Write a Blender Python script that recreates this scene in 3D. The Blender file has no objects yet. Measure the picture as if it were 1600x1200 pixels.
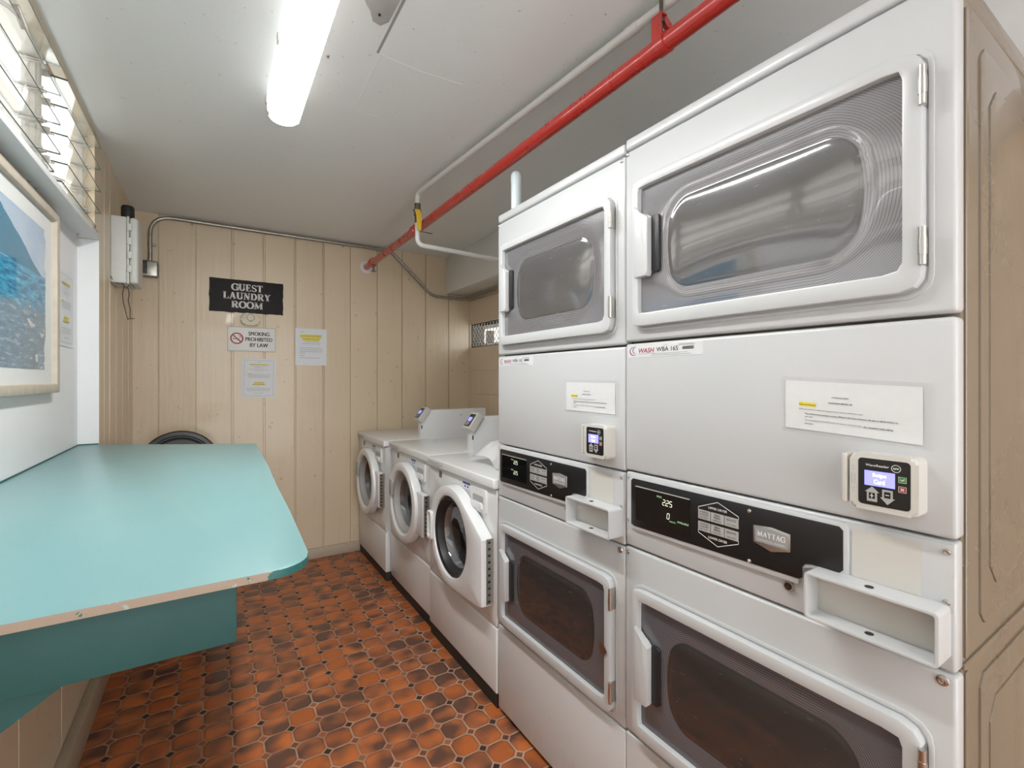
import bpy, bmesh, math, random
from mathutils import Vector, Matrix
random.seed(7)
SC = bpy.context.scene
COL = SC.collection
H = 1.31                      # eye height: every z below is measured from the eye, the floor is z = -H
PI = math.pi

# ------------------------------------------------------------------ camera, world, exposure
cam_d = bpy.data.cameras.new('camera'); cam = bpy.data.objects.new('camera', cam_d); COL.objects.link(cam)
cam_d.sensor_width = 36; cam_d.lens = 735 / 1600 * 36; cam_d.shift_y = -6.5 / 1600; cam_d.clip_start = 0.02
cam.location = (0, 0, H); cam.rotation_euler = (PI / 2, 0, -math.radians(32.4))
SC.camera = cam
SC.view_settings.view_transform = 'Standard'; SC.view_settings.look = 'None'
SC.view_settings.gamma = 1; SC.view_settings.exposure = 1.3
try: SC.view_settings.use_curve_mapping = False
except Exception: pass
W = bpy.data.worlds.new('world'); SC.world = W; W.use_nodes = True
W.node_tree.nodes['Background'].inputs[0].default_value = (0.95, 0.975, 1.0, 1)
W.node_tree.nodes['Background'].inputs[1].default_value = 2.15
LAMP = 27.0                   # emission of the fluorescent diffuser over the table
FILL_LAMP = 12.0  # strength of the added fill lamp
SC.cycles.transparent_max_bounces = 40      # many panes stand one behind the other

# ------------------------------------------------------------------ mesh helpers
def V(*a): return Vector(a)
def offset(o):
    t = Vector((0, 0, 0))
    while o is not None: t += o.location; o = o.parent
    return t
class MB:
    def __init__(s): s.bm = bmesh.new(); s.mi = 0
    def _mat(s, faces):
        for f in faces: f.material_index = s.mi
    def box(s, a, b, bev=0.0, seg=2):
        x0, x1 = sorted((a[0], b[0])); y0, y1 = sorted((a[1], b[1])); z0, z1 = sorted((a[2], b[2]))
        vs = [s.bm.verts.new(p) for p in ((x0,y0,z0),(x1,y0,z0),(x1,y1,z0),(x0,y1,z0),(x0,y0,z1),(x1,y0,z1),(x1,y1,z1),(x0,y1,z1))]
        fs = [s.bm.faces.new([vs[i] for i in q]) for q in ((0,3,2,1),(4,5,6,7),(0,1,5,4),(1,2,6,5),(2,3,7,6),(3,0,4,7))]
        s._mat(fs)
        if bev > 0:
            es = list({e for f in fs for e in f.edges})
            r = bmesh.ops.bevel(s.bm, geom=es, offset=bev, segments=seg, affect='EDGES', profile=0.5, clamp_overlap=True)
            s._mat(r['faces'])
        return s
    def prism(s, pts, vec, bev=0.0, seg=2, bev_back=False):
        """pts: base loop; vec: extrusion towards the viewer; bev rounds the rim of the far (extruded) face"""
        vec = Vector(vec)
        a = [s.bm.verts.new(p) for p in pts]; b = [s.bm.verts.new(Vector(p) + vec) for p in pts]
        n = len(a)
        f0 = s.bm.faces.new(a[::-1]); f1 = s.bm.faces.new(b)
        fs = [f0, f1] + [s.bm.faces.new((a[i], a[(i+1) % n], b[(i+1) % n], b[i])) for i in range(n)]
        s._mat(fs)
        if bev > 0:
            es = list(f1.edges) + (list(f0.edges) if bev_back else [])
            r = bmesh.ops.bevel(s.bm, geom=es, offset=bev, segments=seg, affect='EDGES', profile=0.5, clamp_overlap=True)
            s._mat(r['faces'])
        return s
    def ring(s, outer, inner, vec, bev=0.0):
        """frame with a hole; outer and inner loops of equal length"""
        vec = Vector(vec); n = len(outer)
        A = [s.bm.verts.new(p) for p in outer]; B = [s.bm.verts.new(p) for p in inner]
        if bev:
            co = sum((Vector(p) for p in outer), Vector()) / n
            nv = vec.normalized()
            def inset(loop, d):
                out = []
                for i in range(n):
                    p0, p1, p2 = Vector(loop[i-1]), Vector(loop[i]), Vector(loop[(i+1) % n])
                    t = (p2 - p0)
                    if t.length < 1e-9: out.append(p1); continue
                    m = t.normalized().cross(nv)
                    if m.dot(p1 - co) > 0: m = -m
                    out.append(p1 + m * d)
                return out
            oi, ii = inset(outer, bev), inset(inner, -bev)
            A1 = [s.bm.verts.new(Vector(p) + vec * (1 - bev / vec.length)) for p in outer]
            A2 = [s.bm.verts.new(Vector(p) + vec * (1 - .28 * bev / vec.length)) for p in inset(outer, bev * .28)]
            A3 = [s.bm.verts.new(p + vec) for p in oi]
            B3 = [s.bm.verts.new(p + vec) for p in ii]
            B2 = [s.bm.verts.new(Vector(p) + vec * (1 - .28 * bev / vec.length)) for p in inset(inner, -bev * .28)]
            B1 = [s.bm.verts.new(Vector(p) + vec * (1 - bev / vec.length)) for p in inner]
            loops = [B, A, A1, A2, A3, B3, B2, B1, B]
        else:
            A1 = [s.bm.verts.new(Vector(p) + vec) for p in outer]; B1 = [s.bm.verts.new(Vector(p) + vec) for p in inner]
            loops = [B, A, A1, B1, B]
        for L0, L1 in zip(loops, loops[1:]):
            for i in range(n):
                s._mat([s.bm.faces.new((L0[i], L0[(i+1) % n], L1[(i+1) % n], L1[i]))])
        return s
    def tube(s, path, r, n=12, cap=True):
        path = [Vector(p) for p in path]; rs = r if isinstance(r, (list, tuple)) else [r] * len(path)
        rings = []; up = None
        for i, p in enumerate(path):
            d = ((path[min(i+1, len(path)-1)] - p).normalized() + (p - path[max(i-1, 0)]).normalized()).normalized()
            if up is None:
                up = Vector((0, 0, 1)) if abs(d.z) < .9 else Vector((1, 0, 0))
            a = d.cross(up).normalized(); up = a.cross(d).normalized()
            rings.append([s.bm.verts.new(p + (a * math.cos(2*PI*k/n) + up * math.sin(2*PI*k/n)) * rs[i]) for k in range(n)])
        for R0, R1 in zip(rings, rings[1:]):
            for k in range(n): s._mat([s.bm.faces.new((R0[k], R0[(k+1) % n], R1[(k+1) % n], R1[k]))])
        if cap: s._mat([s.bm.faces.new(rings[0][::-1]), s.bm.faces.new(rings[-1])])
        return s
    def lathe(s, prof, o, ax, n=32, close=False, sx=1.0):
        """prof: (radius, height) pairs about axis ax through o"""
        o = Vector(o); ax = Vector(ax).normalized()
        u = ax.orthogonal().normalized() if abs(ax.z) > .9 else Vector((0, 0, 1)).cross(ax).normalized()
        w = ax.cross(u)
        R = []
        for r, h in prof:
            if r < 1e-6: R.append([s.bm.verts.new(o + ax * h)])
            else: R.append([s.bm.verts.new(o + ax * h + (u * math.cos(2*PI*k/n) * sx + w * math.sin(2*PI*k/n)) * r) for k in range(n)])
        if close: R.append(R[0])
        for a, b in zip(R, R[1:]):
            for k in range(n):
                k2 = (k+1) % n
                q = [a[k % len(a)], a[k2 % len(a)], b[k2 % len(b)], b[k % len(b)]]
                q2 = []
                for v in q:
                    if v not in q2: q2.append(v)
                if len(q2) > 2: s._mat([s.bm.faces.new(q2)])
        return s
    def quad(s, *p):
        s._mat([s.bm.faces.new([s.bm.verts.new(q) for q in p])]); return s
    def build(s, name, mats, parent=None, smooth=True, uv=None, ang=32):
        bm = s.bm
        bmesh.ops.recalc_face_normals(bm, faces=bm.faces)
        if uv:
            L = bm.loops.layers.uv.new('UVMap')
            for f in bm.faces:
                for l in f.loops: l[L].uv = uv(l.vert.co)
        off = offset(parent)
        if parent is None:
            xs = [v.co for v in bm.verts]
            off = Vector(((min(v.x for v in xs)+max(v.x for v in xs))/2, (min(v.y for v in xs)+max(v.y for v in xs))/2, min(v.z for v in xs)+H))
        bmesh.ops.translate(bm, verts=bm.verts, vec=Vector((0, 0, H)) - off)
        if smooth:
            for f in bm.faces: f.smooth = True
            for e in bm.edges:
                if len(e.link_faces) == 2 and e.calc_face_angle(0) > math.radians(ang): e.smooth = False
        me = bpy.data.meshes.new(name); bm.to_mesh(me); bm.free()
        for m in (mats if isinstance(mats, (list, tuple)) else [mats]): me.materials.append(m)
        o = bpy.data.objects.new(name, me); COL.objects.link(o); o.parent = parent
        if parent is None: o.location = off
        return o
def tag(o, label=None, cat=None, group=None, kind=None):
    if label: o['label'] = label
    if cat: o['category'] = cat
    if group: o['group'] = group
    if kind: o['kind'] = kind
    return o
def struct(o): o['kind'] = 'structure'; return o
def empty(name, loc, label=None, cat=None, group=None):
    o = bpy.data.objects.new(name, None); COL.objects.link(o); o.empty_display_size = .05
    o.location = (loc[0], loc[1], loc[2] + H); tag(o, label, cat, group); return o
def copy_tree(o, parent=None):
    c = o.copy(); COL.objects.link(c); c.parent = parent
    for ch in list(o.children): copy_tree(ch, c)
    return c
def rrect(u0, u1, v0, v1, r, seg=6):
    """rounded rectangle as (u, v) loop; r one radius or (bl, br, tr, tl)"""
    rs = r if isinstance(r, (list, tuple)) else (r,)*4
    out = []
    for (cx, cy, a0), q in zip(((u0, v0, PI), (u1, v0, 1.5*PI), (u1, v1, 0), (u0, v1, .5*PI)), rs):
        sx = 1 if cx == u0 else -1; sy = 1 if cy == v0 else -1
        for k in range(seg+1):
            a = a0 + .5*PI*k/seg
            out.append((cx + sx*q + q*math.cos(a), cy + sy*q + q*math.sin(a)))
    return out
def FX(pts, x=0.0):
    """(u, z) on a plane facing -X: u runs towards -Y"""
    return [(x, -u, z) for u, z in pts]
RY, UZ = V(0, -1, 0), V(0, 0, 1)      # reading direction and up on a plane that faces -X
RX = V(1, 0, 0)                        # reading direction on a plane that faces -Y

def text_mb(s, o, right, up, width=None, height=None, size=.01, ext=.0003, bold=0.0, align='C', mb=None, shear=0):
    cu = bpy.data.curves.new('t', 'FONT'); cu.body = s; cu.size = 1; cu.offset = bold; cu.extrude = 0; cu.resolution_u = 3
    ob = bpy.data.objects.new('t', cu); COL.objects.link(ob)
    dg = bpy.context.evaluated_depsgraph_get(); me = bpy.data.meshes.new_from_object(ob.evaluated_get(dg))
    bpy.data.objects.remove(ob); bpy.data.curves.remove(cu)
    vs = [v.co.copy() for v in me.vertices]
    x0, x1 = min(v.x for v in vs), max(v.x for v in vs); y0, y1 = min(v.y for v in vs), max(v.y for v in vs)
    sx = sy = size
    if width: sx = width / (x1 - x0); sy = sx if not height else height / (y1 - y0)
    elif height: sx = sy = height / (y1 - y0)
    mb = mb or MB(); o, right, up = Vector(o), Vector(right), Vector(up); n = right.cross(up)
    ax = {'C': (x0+x1)/2, 'L': x0, 'R': x1}[align]; ay = (y0+y1)/2 if (width or height) else 0
    def mp(v): return o + right*((v.x-ax)*sx + shear*(v.y-ay)*sy) + up*((v.y-ay)*sy) + n*ext
    bv = [mb.bm.verts.new(mp(v)) for v in vs]
    for p in me.polygons:
        try:
            f = mb.bm.faces.new([bv[i] for i in p.vertices]); f.material_index = mb.mi
        except ValueError: pass
    bpy.data.meshes.remove(me)
    return mb

def stroke(mb, pts, w, o, right, up, n, d, closed=False):
    """flat ribbon through 2-D points; w: width or list"""
    P = [Vector((p[0], p[1])) for p in pts]; m = len(P); ws = w if isinstance(w, (list, tuple)) else [w]*m
    L, R = [], []
    for i in range(m):
        if closed: t = P[(i+1) % m] - P[i-1]
        else: t = P[min(i+1, m-1)] - P[max(i-1, 0)]
        t.normalize(); q = Vector((-t.y, t.x)) * ws[i] / 2
        for lst, s_ in ((L, 1), (R, -1)):
            a = P[i] + q*s_; lst.append(mb.bm.verts.new(o + right*a.x + up*a.y + n*d))
    rng = range(m) if closed else range(m-1)
    for i in rng:
        j = (i+1) % m
        f = mb.bm.faces.new((L[i], R[i], R[j], L[j])); f.material_index = mb.mi
def arc(cx, cy, rx, ry, a0, a1, n=14):
    return [(cx + rx*math.cos(math.radians(a0+(a1-a0)*k/n)), cy + ry*math.sin(math.radians(a0+(a1-a0)*k/n))) for k in range(n+1)]
T, t_ = .25, .11
def aw(n, a0, a1, thick=T, thin=t_):
    out = []
    for k in range(n+1):
        a = math.radians(a0+(a1-a0)*k/n); out.append(thin + (thick-thin)*abs(math.cos(a)))
    return out
def sf(x, y, l=.36): return ([(x-l/2, y+(.04 if y < .5 else -.04)), (x+l/2, y+(.04 if y < .5 else -.04))], .08)
SERIF = {
 'G': (.86, [(arc(.45, .5, .36, .45, 40, 322), aw(14, 40, 322)), ([(.76, 0), (.76, .42)], T), sf(.74, .46, .4), ([(.78, .66), (.78, .97)], t_)]),
 'U': (.86, [([(.2, .96), (.2, .35)], T), (arc(.44, .35, .24, .3, 180, 360), aw(14, 180, 360, T, .11)), ([(.68, .96), (.68, .35)], .11), sf(.2, 1), sf(.68, 1, .3)]),
 'E': (.74, [([(.2, 0), (.2, 1)], T), ([(.04, .04), (.66, .04)], .09), ([(.04, .96), (.64, .96)], .09), ([(.2, .51), (.52, .51)], .09), ([(.63, .02), (.63, .26)], .08), ([(.61, .76), (.61, .98)], .08), ([(.5, .4), (.5, .62)], .07)]),
 'S': (.68, [(arc(.33, .74, .21, .22, 20, 250, 12) + arc(.35, .26, .23, .22, 70, -160, 12), [.1]*9+[.19]*10+[.1]*7), ([(.56, .72), (.56, .98)], .08), ([(.1, .02), (.1, .3)], .08)]),
 'T': (.76, [([(.38, 0), (.38, 1)], T), ([(.04, .95), (.72, .95)], .1), sf(.38, 0), ([(.06, .72), (.06, .98)], .08), ([(.7, .72), (.7, .98)], .08)]),
 'L': (.72, [([(.2, 0), (.2, 1)], T), ([(.04, .05), (.66, .05)], .1), sf(.2, 1), ([(.63, .02), (.63, .34)], .08)]),
 'A': (.84, [([(.14, 0), (.4, .98)], t_+.01), ([(.4, .98), (.68, 0)], T), ([(.22, .32), (.58, .32)], .08), sf(.14, 0, .3), sf(.68, 0, .34)]),
 'N': (.88, [([(.18, 0), (.18, 1)], .1), ([(.18, 1), (.7, 0)], T), ([(.7, 0), (.7, 1)], .1), sf(.16, 0, .3), sf(.16, 1, .3), sf(.7, 1, .3)]),
 'D': (.86, [([(.2, 0), (.2, 1)], T), (arc(.34, .5, .38, .455, -90, 90), aw(14, -90, 90)), ([(.04, .045), (.36, .045)], .09), ([(.04, .955), (.36, .955)], .09)]),
 'R': (.86, [([(.2, 0), (.2, 1)], T), (arc(.4, .74, .24, .215, -90, 90), aw(14, -90, 90, .19)), ([(.04, .955), (.42, .955)], .09), ([(.2, .52), (.44, .52)], .085), ([(.42, .52), (.7, .02)], T), sf(.2, 0), ([(.62, .04), (.84, .04)], .08)]),
 'Y': (.82, [([(.18, 1), (.42, .46)], T), ([(.68, 1), (.42, .46)], .1), ([(.42, .5), (.42, 0)], T), sf(.42, 0), sf(.16, 1, .34), sf(.68, 1, .28)]),
 'O': (.86, [(arc(.43, .5, .35, .455, 0, 360, 24), aw(24, 0, 360))]),
 'M': (1.06, [([(.16, 0), (.16, 1)], .1), ([(.18, 1), (.5, .08)], T), ([(.5, .08), (.84, 1)], .1), ([(.86, 0), (.86, 1)], T), sf(.15, 0, .3), sf(.15, 1, .3), sf(.87, 0, .34), sf(.87, 1, .3)]),
}
def serif_text(mb, s, o, right, up, width, height, d=.0006):
    right, up = Vector(right), Vector(up); n = right.cross(up); o = Vector(o)
    tw = sum(SERIF[c][0] for c in s); k = width / tw; x = -tw/2
    for c in s:
        for pts, w in SERIF[c][1]:
            stroke(mb, [(x+p[0], p[1]-.5) for p in pts], w, o, right*k, up*height, n, d)
        x += SERIF[c][0]
    return mb

# ------------------------------------------------------------------ materials
def srgb(r, g, b):
    return tuple(((c/255)/12.92 if c/255 <= .04045 else ((c/255+.055)/1.055)**2.4) for c in (r, g, b)) + (1,)
class NT:
    def __init__(s, name):
        s.m = bpy.data.materials.new(name); s.m.use_nodes = True; s.t = s.m.node_tree
        s.b = s.t.nodes['Principled BSDF']; s.out = s.t.nodes['Material Output']
    def n(s, typ, **kw):
        x = s.t.nodes.new(typ)
        for k, v in kw.items(): setattr(x, k, v)
        return x
    def set(s, sock, v):
        if isinstance(v, bpy.types.NodeSocket): s.t.links.new(v, sock)
        else: sock.default_value = v
    def M(s, op, a, b=0.0, c=0.0):
        x = s.n('ShaderNodeMath', operation=op)
        for i, v in enumerate((a, b, c)): s.set(x.inputs[i], v)
        return x.outputs[0]
    def mix(s, f, a, b, typ='MIX'):
        x = s.n('ShaderNodeMix', data_type='RGBA', blend_type=typ)
        s.set(x.inputs[0], f); s.set(x.inputs[6], a); s.set(x.inputs[7], b); return x.outputs[2]
    def ramp(s, f, stops):
        x = s.n('ShaderNodeValToRGB'); s.set(x.inputs[0], f); e = x.color_ramp.elements
        while len(e) < len(stops): e.new(.5)
        for q, (p, c) in zip(e, stops): q.position = p; q.color = c if len(c) == 4 else c + (1,)
        return x.outputs[0]
    def noise(s, scale, vec=None, detail=3, rough=.5, dim='3D'):
        x = s.n('ShaderNodeTexNoise', noise_dimensions=dim); x.inputs['Scale'].default_value = scale
        x.inputs['Detail'].default_value = detail; x.inputs['Roughness'].default_value = rough
        if vec is not None: s.t.links.new(vec, x.inputs['Vector'])
        return x
    def geo(s): return s.n('ShaderNodeNewGeometry').outputs['Position']
    def obj(s): return s.n('ShaderNodeTexCoord').outputs['Object']
    def scale(s, vec, sc):
        x = s.n('ShaderNodeVectorMath', operation='MULTIPLY'); s.t.links.new(vec, x.inputs[0]); x.inputs[1].default_value = sc; return x.outputs[0]
    def bump(s, h, strength=.3, dist=.005):
        x = s.n('ShaderNodeBump'); x.inputs['Strength'].default_value = strength; x.inputs['Distance'].default_value = dist
        s.set(x.inputs['Height'], h); s.t.links.new(x.outputs[0], s.b.inputs['Normal']); return x
    def P(s, **kw):
        nm = dict(base='Base Color', rough='Roughness', metal='Metallic', ior='IOR', coat='Coat Weight', crough='Coat Roughness',
                  em='Emission Color', es='Emission Strength', spec='Specular IOR Level')
        for k, v in kw.items(): s.set(s.b.inputs[nm[k]], v)
        return s
def simple(name, col, rough=.5, metal=0.0, coat=0.0, var=.04, sc=30, bump=0.0, **kw):
    m = NT(name); g = m.geo(); nz = m.noise(sc, g).outputs[0]
    c2 = tuple(max(0, x*(1-var*2.2)) for x in col[:3]) + (1,)
    m.P(base=m.mix(nz, c2, col), rough=rough, metal=metal, coat=coat, **kw)
    if bump: m.bump(nz, bump, .002)
    return m.m
def dirty(name, col, dirt, rough=.35, coat=.3, thr=(.58, .8), sc=9, bump=.08, **kw):
    m = NT(name); g = m.geo(); a = m.noise(sc, g, 6, .65).outputs[0]; f = m.noise(160, g, 2).outputs[0]
    msk = m.M('MULTIPLY', m.ramp(a, [(thr[0], (0,0,0)), (thr[1], (1,1,1))]), .55)
    m.P(base=m.mix(msk, col, dirt), rough=m.M('ADD', m.M('MULTIPLY', a, .15), rough-.07), coat=coat, **kw)
    m.bump(f, bump, .0006); return m.m
def glass(name, tint, rough=.03, refl=1.0, haze=0.0, ior=1.5, hcol=(.5,.5,.5,1)):
    m = NT(name); t = m.t; t.nodes.remove(m.b)
    tr = m.n('ShaderNodeBsdfTransparent'); tr.inputs[0].default_value = tint
    gl = m.n('ShaderNodeBsdfGlossy'); gl.inputs['Roughness'].default_value = rough; gl.inputs[0].default_value = (refl,)*3+(1,)
    gn_ = m.n('ShaderNodeNewGeometry'); dt_ = m.n('ShaderNodeVectorMath', operation='DOT_PRODUCT')
    t.links.new(gn_.outputs['Incoming'], dt_.inputs[0]); t.links.new(gn_.outputs['Normal'], dt_.inputs[1])
    r0 = ((ior-1)/(ior+1))**2; fres = m.M('ADD', r0, m.M('MULTIPLY', 1-r0, m.M('POWER', m.M('SUBTRACT', 1.0, m.M('ABSOLUTE', dt_.outputs['Value'])), 5.0)))
    df = m.n('ShaderNodeBsdfDiffuse'); df.inputs[0].default_value = hcol
    m1 = m.n('ShaderNodeMixShader'); m1.inputs[0].default_value = haze; t.links.new(tr.outputs[0], m1.inputs[1]); t.links.new(df.outputs[0], m1.inputs[2])
    m2 = m.n('ShaderNodeMixShader'); t.links.new(fres, m2.inputs[0]); t.links.new(m1.outputs[0], m2.inputs[1]); t.links.new(gl.outputs[0], m2.inputs[2])
    t.links.new(m2.outputs[0], m.out.inputs[0]); return m.m
def emit(name, col, s):
    m = NT(name); m.P(base=col, em=col, es=s, rough=.5); return m.m

M = {}
M['enamel'] = dirty('white_enamel', (.52, .54, .55, 1), (.47, .47, .45, 1), rough=.30, coat=.25, thr=(.62, .9), sc=5)
M['enamel_worn'] = dirty('worn_white_enamel', (.62, .645, .655, 1), (.50, .45, .38, 1), rough=.34, coat=.2, thr=(.60, .78), sc=7)
M['washer'] = dirty('washer_enamel', (.75, .77, .78, 1), (.62, .58, .52, 1), rough=.30, coat=.25, thr=(.62, .85), sc=6)
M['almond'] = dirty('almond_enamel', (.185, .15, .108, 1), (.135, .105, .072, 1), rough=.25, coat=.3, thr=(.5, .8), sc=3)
M['plastic_white'] = simple('white_plastic', (.80, .79, .77, 1), .4, var=.02)
M['cream_plastic'] = dirty('cream_plastic', (.56, .55, .515, 1), (.55, .5, .42, 1), rough=.42, coat=.1, thr=(.6, .85), sc=30)
M['white_paint'] = dirty('white_wall_paint', (.80, .81, .82, 1), (.72, .735, .75, 1), rough=.45, coat=.1, thr=(.5, .9), sc=4, bump=.3)
M['black_panel'] = simple('black_panel', (.012, .012, .013, 1), .33, var=.1)
M['black_gloss'] = simple('black_gloss', (.006, .006, .007, 1), .08, coat=.6, var=.1)
M['black'] = simple('black_plastic', (.018, .018, .02, 1), .45, var=.2)
M['dark_rubber'] = simple('dark_rubber', (.03, .028, .026, 1), .6, var=.2)
M['dark_inside'] = simple('dark_inside', (.035, .03, .028, 1), .6, var=.2)
M['steel'] = simple('brushed_steel', (.62, .61, .58, 1), .28, 1.0, var=.1, sc=80)
M['galv'] = dirty('galvanised_steel', (.42, .41, .37, 1), (.25, .22, .18, 1), rough=.35, coat=0, thr=(.4, .7), sc=40, metal=.85)
M['silver'] = simple('silver_trim', (.68, .68, .66, 1), .3, .9, var=.06)
M['drum'] = simple('drum_steel', (.72, .73, .75, 1), .38, 1.0, var=.3, sc=60)
M['grey_key'] = simple('grey_key', (.42, .42, .41, 1), .5, var=.05)
M['ink'] = simple('black_ink', (.02, .02, .02, 1), .6)
M['ink_grey'] = simple('grey_ink', (.30, .30, .31, 1), .6)
M['ink_white'] = simple('white_ink', (.80, .80, .78, 1), .55)
M['ink_red'] = simple('maroon_ink', (.33, .03, .08, 1), .5)
M['ink_blue'] = simple('blue_ink', (.07, .09, .28, 1), .5)
M['sign_red'] = simple('sign_red', (.42, .03, .03, 1), .5)
M['yellow'] = simple('highlighter_yellow', (.80, .66, .05, 1), .6)
M['paper'] = simple('paper', (.68, .70, .71, 1), .55, var=.04, sc=60)
M['paper_white'] = simple('sign_white', (.84, .84, .83, 1), .4, var=.02)
M['paper_blue'] = simple('cool_paper', (.78, .82, .85, 1), .5, var=.05, sc=60)
M['lcd'] = emit('blue_screen', (.20, .20, .90, 1), .75)
M['lcd_text'] = emit('screen_lettering', (.75, .78, 1, 1), .9)
M['led'] = emit('display_digits', (.60, .62, .45, 1), .55)
M['led_green'] = emit('display_green', (.30, .50, .28, 1), .4)
M['key_green'] = simple('green_key', (.06, .25, .06, 1), .4)
M['key_red'] = simple('red_key', (.30, .05, .05, 1), .4)
M['pvc'] = dirty('white_pipe_paint', (.68, .69, .67, 1), (.6, .58, .5, 1), rough=.35, coat=.2, thr=(.55, .8), sc=22)
M['pvc_blue'] = simple('pale_blue_pvc', (.66, .76, .80, 1), .35, var=.05)
M['red'] = dirty('red_paint', (.48, .030, .022, 1), (.36, .02, .016, 1), rough=.28, coat=.5, thr=(.55, .85), sc=14, bump=.2)
M['brass'] = simple('dull_brass', (.16, .14, .11, 1), .4, .8)
M['yellow_grip'] = simple('yellow_grip', (.75, .50, .04, 1), .45)
M['chrome'] = simple('chrome', (.75, .75, .75, 1), .12, 1.0)
M['box_grey'] = simple('pale_grey_box', (.66, .67, .64, 1), .45, var=.03)
M['detector'] = simple('ivory_plastic', (.72, .66, .50, 1), .45, var=.03)
M['sign_black'] = dirty('worn_black_sign', (.008, .006, .0055, 1), (.035, .03, .028, 1), rough=.42, coat=.0, thr=(.5, .85), sc=25, spec=.15)
M['letters'] = dirty('worn_white_letters', (.72, .71, .69, 1), (.50, .49, .48, 1), rough=.6, coat=0, thr=(.5, .9), sc=60)
M['lamp'] = emit('lamp_diffuser', (1, .985, .96, 1), LAMP)
M['fill_lamp'] = emit('fill_lamp_diffuser', (1, .985, .96, 1), FILL_LAMP)
M['lamp_side'] = emit('lamp_side_lens', (1, .99, .97, 1), .45)
M['glass_clear'] = glass('window_glass', (.955, .965, .96, 1), .02, ior=1.5, haze=.10, hcol=(.8,.82,.8,1))
M['glass_edge'] = simple('glass_edge', (.03, .06, .05, 1), .2)
M['washer_glass'] = glass('washer_glass', (.72, .74, .77, 1), .04, ior=2.3)
M['bag'] = glass('thin_plastic', (.95, .95, .95, 1), .25, ior=1.3, haze=.75, hcol=(.82,.83,.84,1))
M['lid_grey'] = simple('charcoal_lid', (.035, .037, .042, 1), .4, var=.1)
M['lid_brown'] = simple('dark_brown_rim', (.045, .032, .025, 1), .45)
M['wood_trim'] = dirty('beige_trim_paint', (.47, .40, .31, 1), (.30, .24, .17, 1), rough=.4, coat=.1, thr=(.55, .8), sc=14, bump=.3)
M['frame_wood'] = simple('whitewashed_frame', (.62, .55, .45, 1), .5, var=.15, sc=25)
M['matboard'] = simple('mat_board', (.68, .70, .69, 1), .6, var=.02)
M['outside_wall'] = simple('outside_wall', (.50, .46, .41, 1), .8)
M['outside_dark'] = simple('outside_dark', (.06, .055, .05, 1), .8)
M['rust'] = simple('rust', (.16, .055, .03, 1), .8, var=.3)

# painted grooved plywood siding
m = NT('beige_siding'); g = m.geo()
st = m.noise(1, m.scale(g, (22, 22, 2.2)), 5, .62).outputs[0]; fi = m.noise(1, m.scale(g, (60, 60, 12)), 4, .6).outputs[0]
bl = m.noise(3.2, g, 4).outputs[0]
wv = m.n('ShaderNodeTexWave', wave_type='BANDS', bands_direction='X'); wv.inputs['Scale'].default_value = 9; wv.inputs['Distortion'].default_value = 9; wv.inputs['Detail'].default_value = 2
m.t.links.new(m.scale(g, (1, 1, .16)), wv.inputs['Vector'])
h = m.M('ADD', m.M('MULTIPLY', st, .8), m.M('ADD', m.M('MULTIPLY', fi, .45), m.M('MULTIPLY', wv.outputs[0], .10)))
sp = m.ramp(m.noise(28, g, 1).outputs[0], [(.745, (0,0,0)), (.77, (1,1,1))])
c = m.mix(bl, (.66, .545, .385, 1), (.72, .60, .435, 1)); c = m.mix(m.M('MULTIPLY', m.ramp(st, [(.60, (0,0,0)), (.85, (1,1,1))]), .35), c, (.40, .32, .23, 1))
c = m.mix(m.M('MULTIPLY', sp, .35), c, (.22, .15, .10, 1))
m.P(base=c, rough=.34, coat=.2); m.bump(h, .5, .004); M['siding'] = m.m
# painted block
m = NT('beige_block'); g = m.geo(); a = m.noise(70, g, 4, .6).outputs[0]
m.P(base=m.mix(m.noise(3, g).outputs[0], (.64, .52, .385, 1), (.70, .575, .43, 1)), rough=.5); m.bump(a, .4, .002); M['block'] = m.m
# painted concrete ceiling
m = NT('ceiling_paint'); g = m.geo()
a = m.noise(1, m.scale(g, (55, 28, 30)), 5, .6).outputs[0]; b = m.noise(1.6, g, 4).outputs[0]; q = m.noise(75, g, 1).outputs[0]
pit = m.ramp(q, [(.765, (0,0,0)), (.79, (1,1,1))])
c = m.mix(b, (.78, .80, .80, 1), (.85, .865, .86, 1)); c = m.mix(m.M('MULTIPLY', pit, .5), c, (.28, .27, .26, 1))
m.P(base=c, rough=.42, coat=.15); m.bump(m.M('ADD', m.M('MULTIPLY', a, .35), m.M('ADD', m.M('MULTIPLY', b, .8), m.M('MULTIPLY', pit, -.5))), .35, .004); M['ceiling'] = m.m
# octagon-and-dot quarry tile
m = NT('quarry_tile'); g = m.geo(); sx = m.n('ShaderNodeSeparateXYZ'); m.t.links.new(g, sx.inputs[0])
PX, PY = .0938, .0935
X = m.M('DIVIDE', m.M('SUBTRACT', sx.outputs[0], .528-20*PX), PX); Y = m.M('DIVIDE', m.M('SUBTRACT', sx.outputs[1], 1.842-60*PY), PY)
ix, iy = m.M('FLOOR', X), m.M('FLOOR', Y)
fx = m.M('ABSOLUTE', m.M('SUBTRACT', m.M('SUBTRACT', X, ix), .5)); fy = m.M('ABSOLUTE', m.M('SUBTRACT', m.M('SUBTRACT', Y, iy), .5))
sm = m.M('ADD', fx, fy)
d_oct = m.M('SMOOTH_MAX', m.M('SUBTRACT', m.M('MAXIMUM', fx, fy), .468), m.M('MULTIPLY', m.M('SUBTRACT', sm, .745), .72), .03)
wob = m.M('MULTIPLY', m.M('SUBTRACT', m.noise(40, g, 2).outputs[0], .5), .012)
d_oct = m.M('ADD', d_oct, wob)
tile = m.M('LESS_THAN', d_oct, 0.0); dot = m.M('GREATER_THAN', m.M('ADD', sm, wob), .845)
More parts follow.
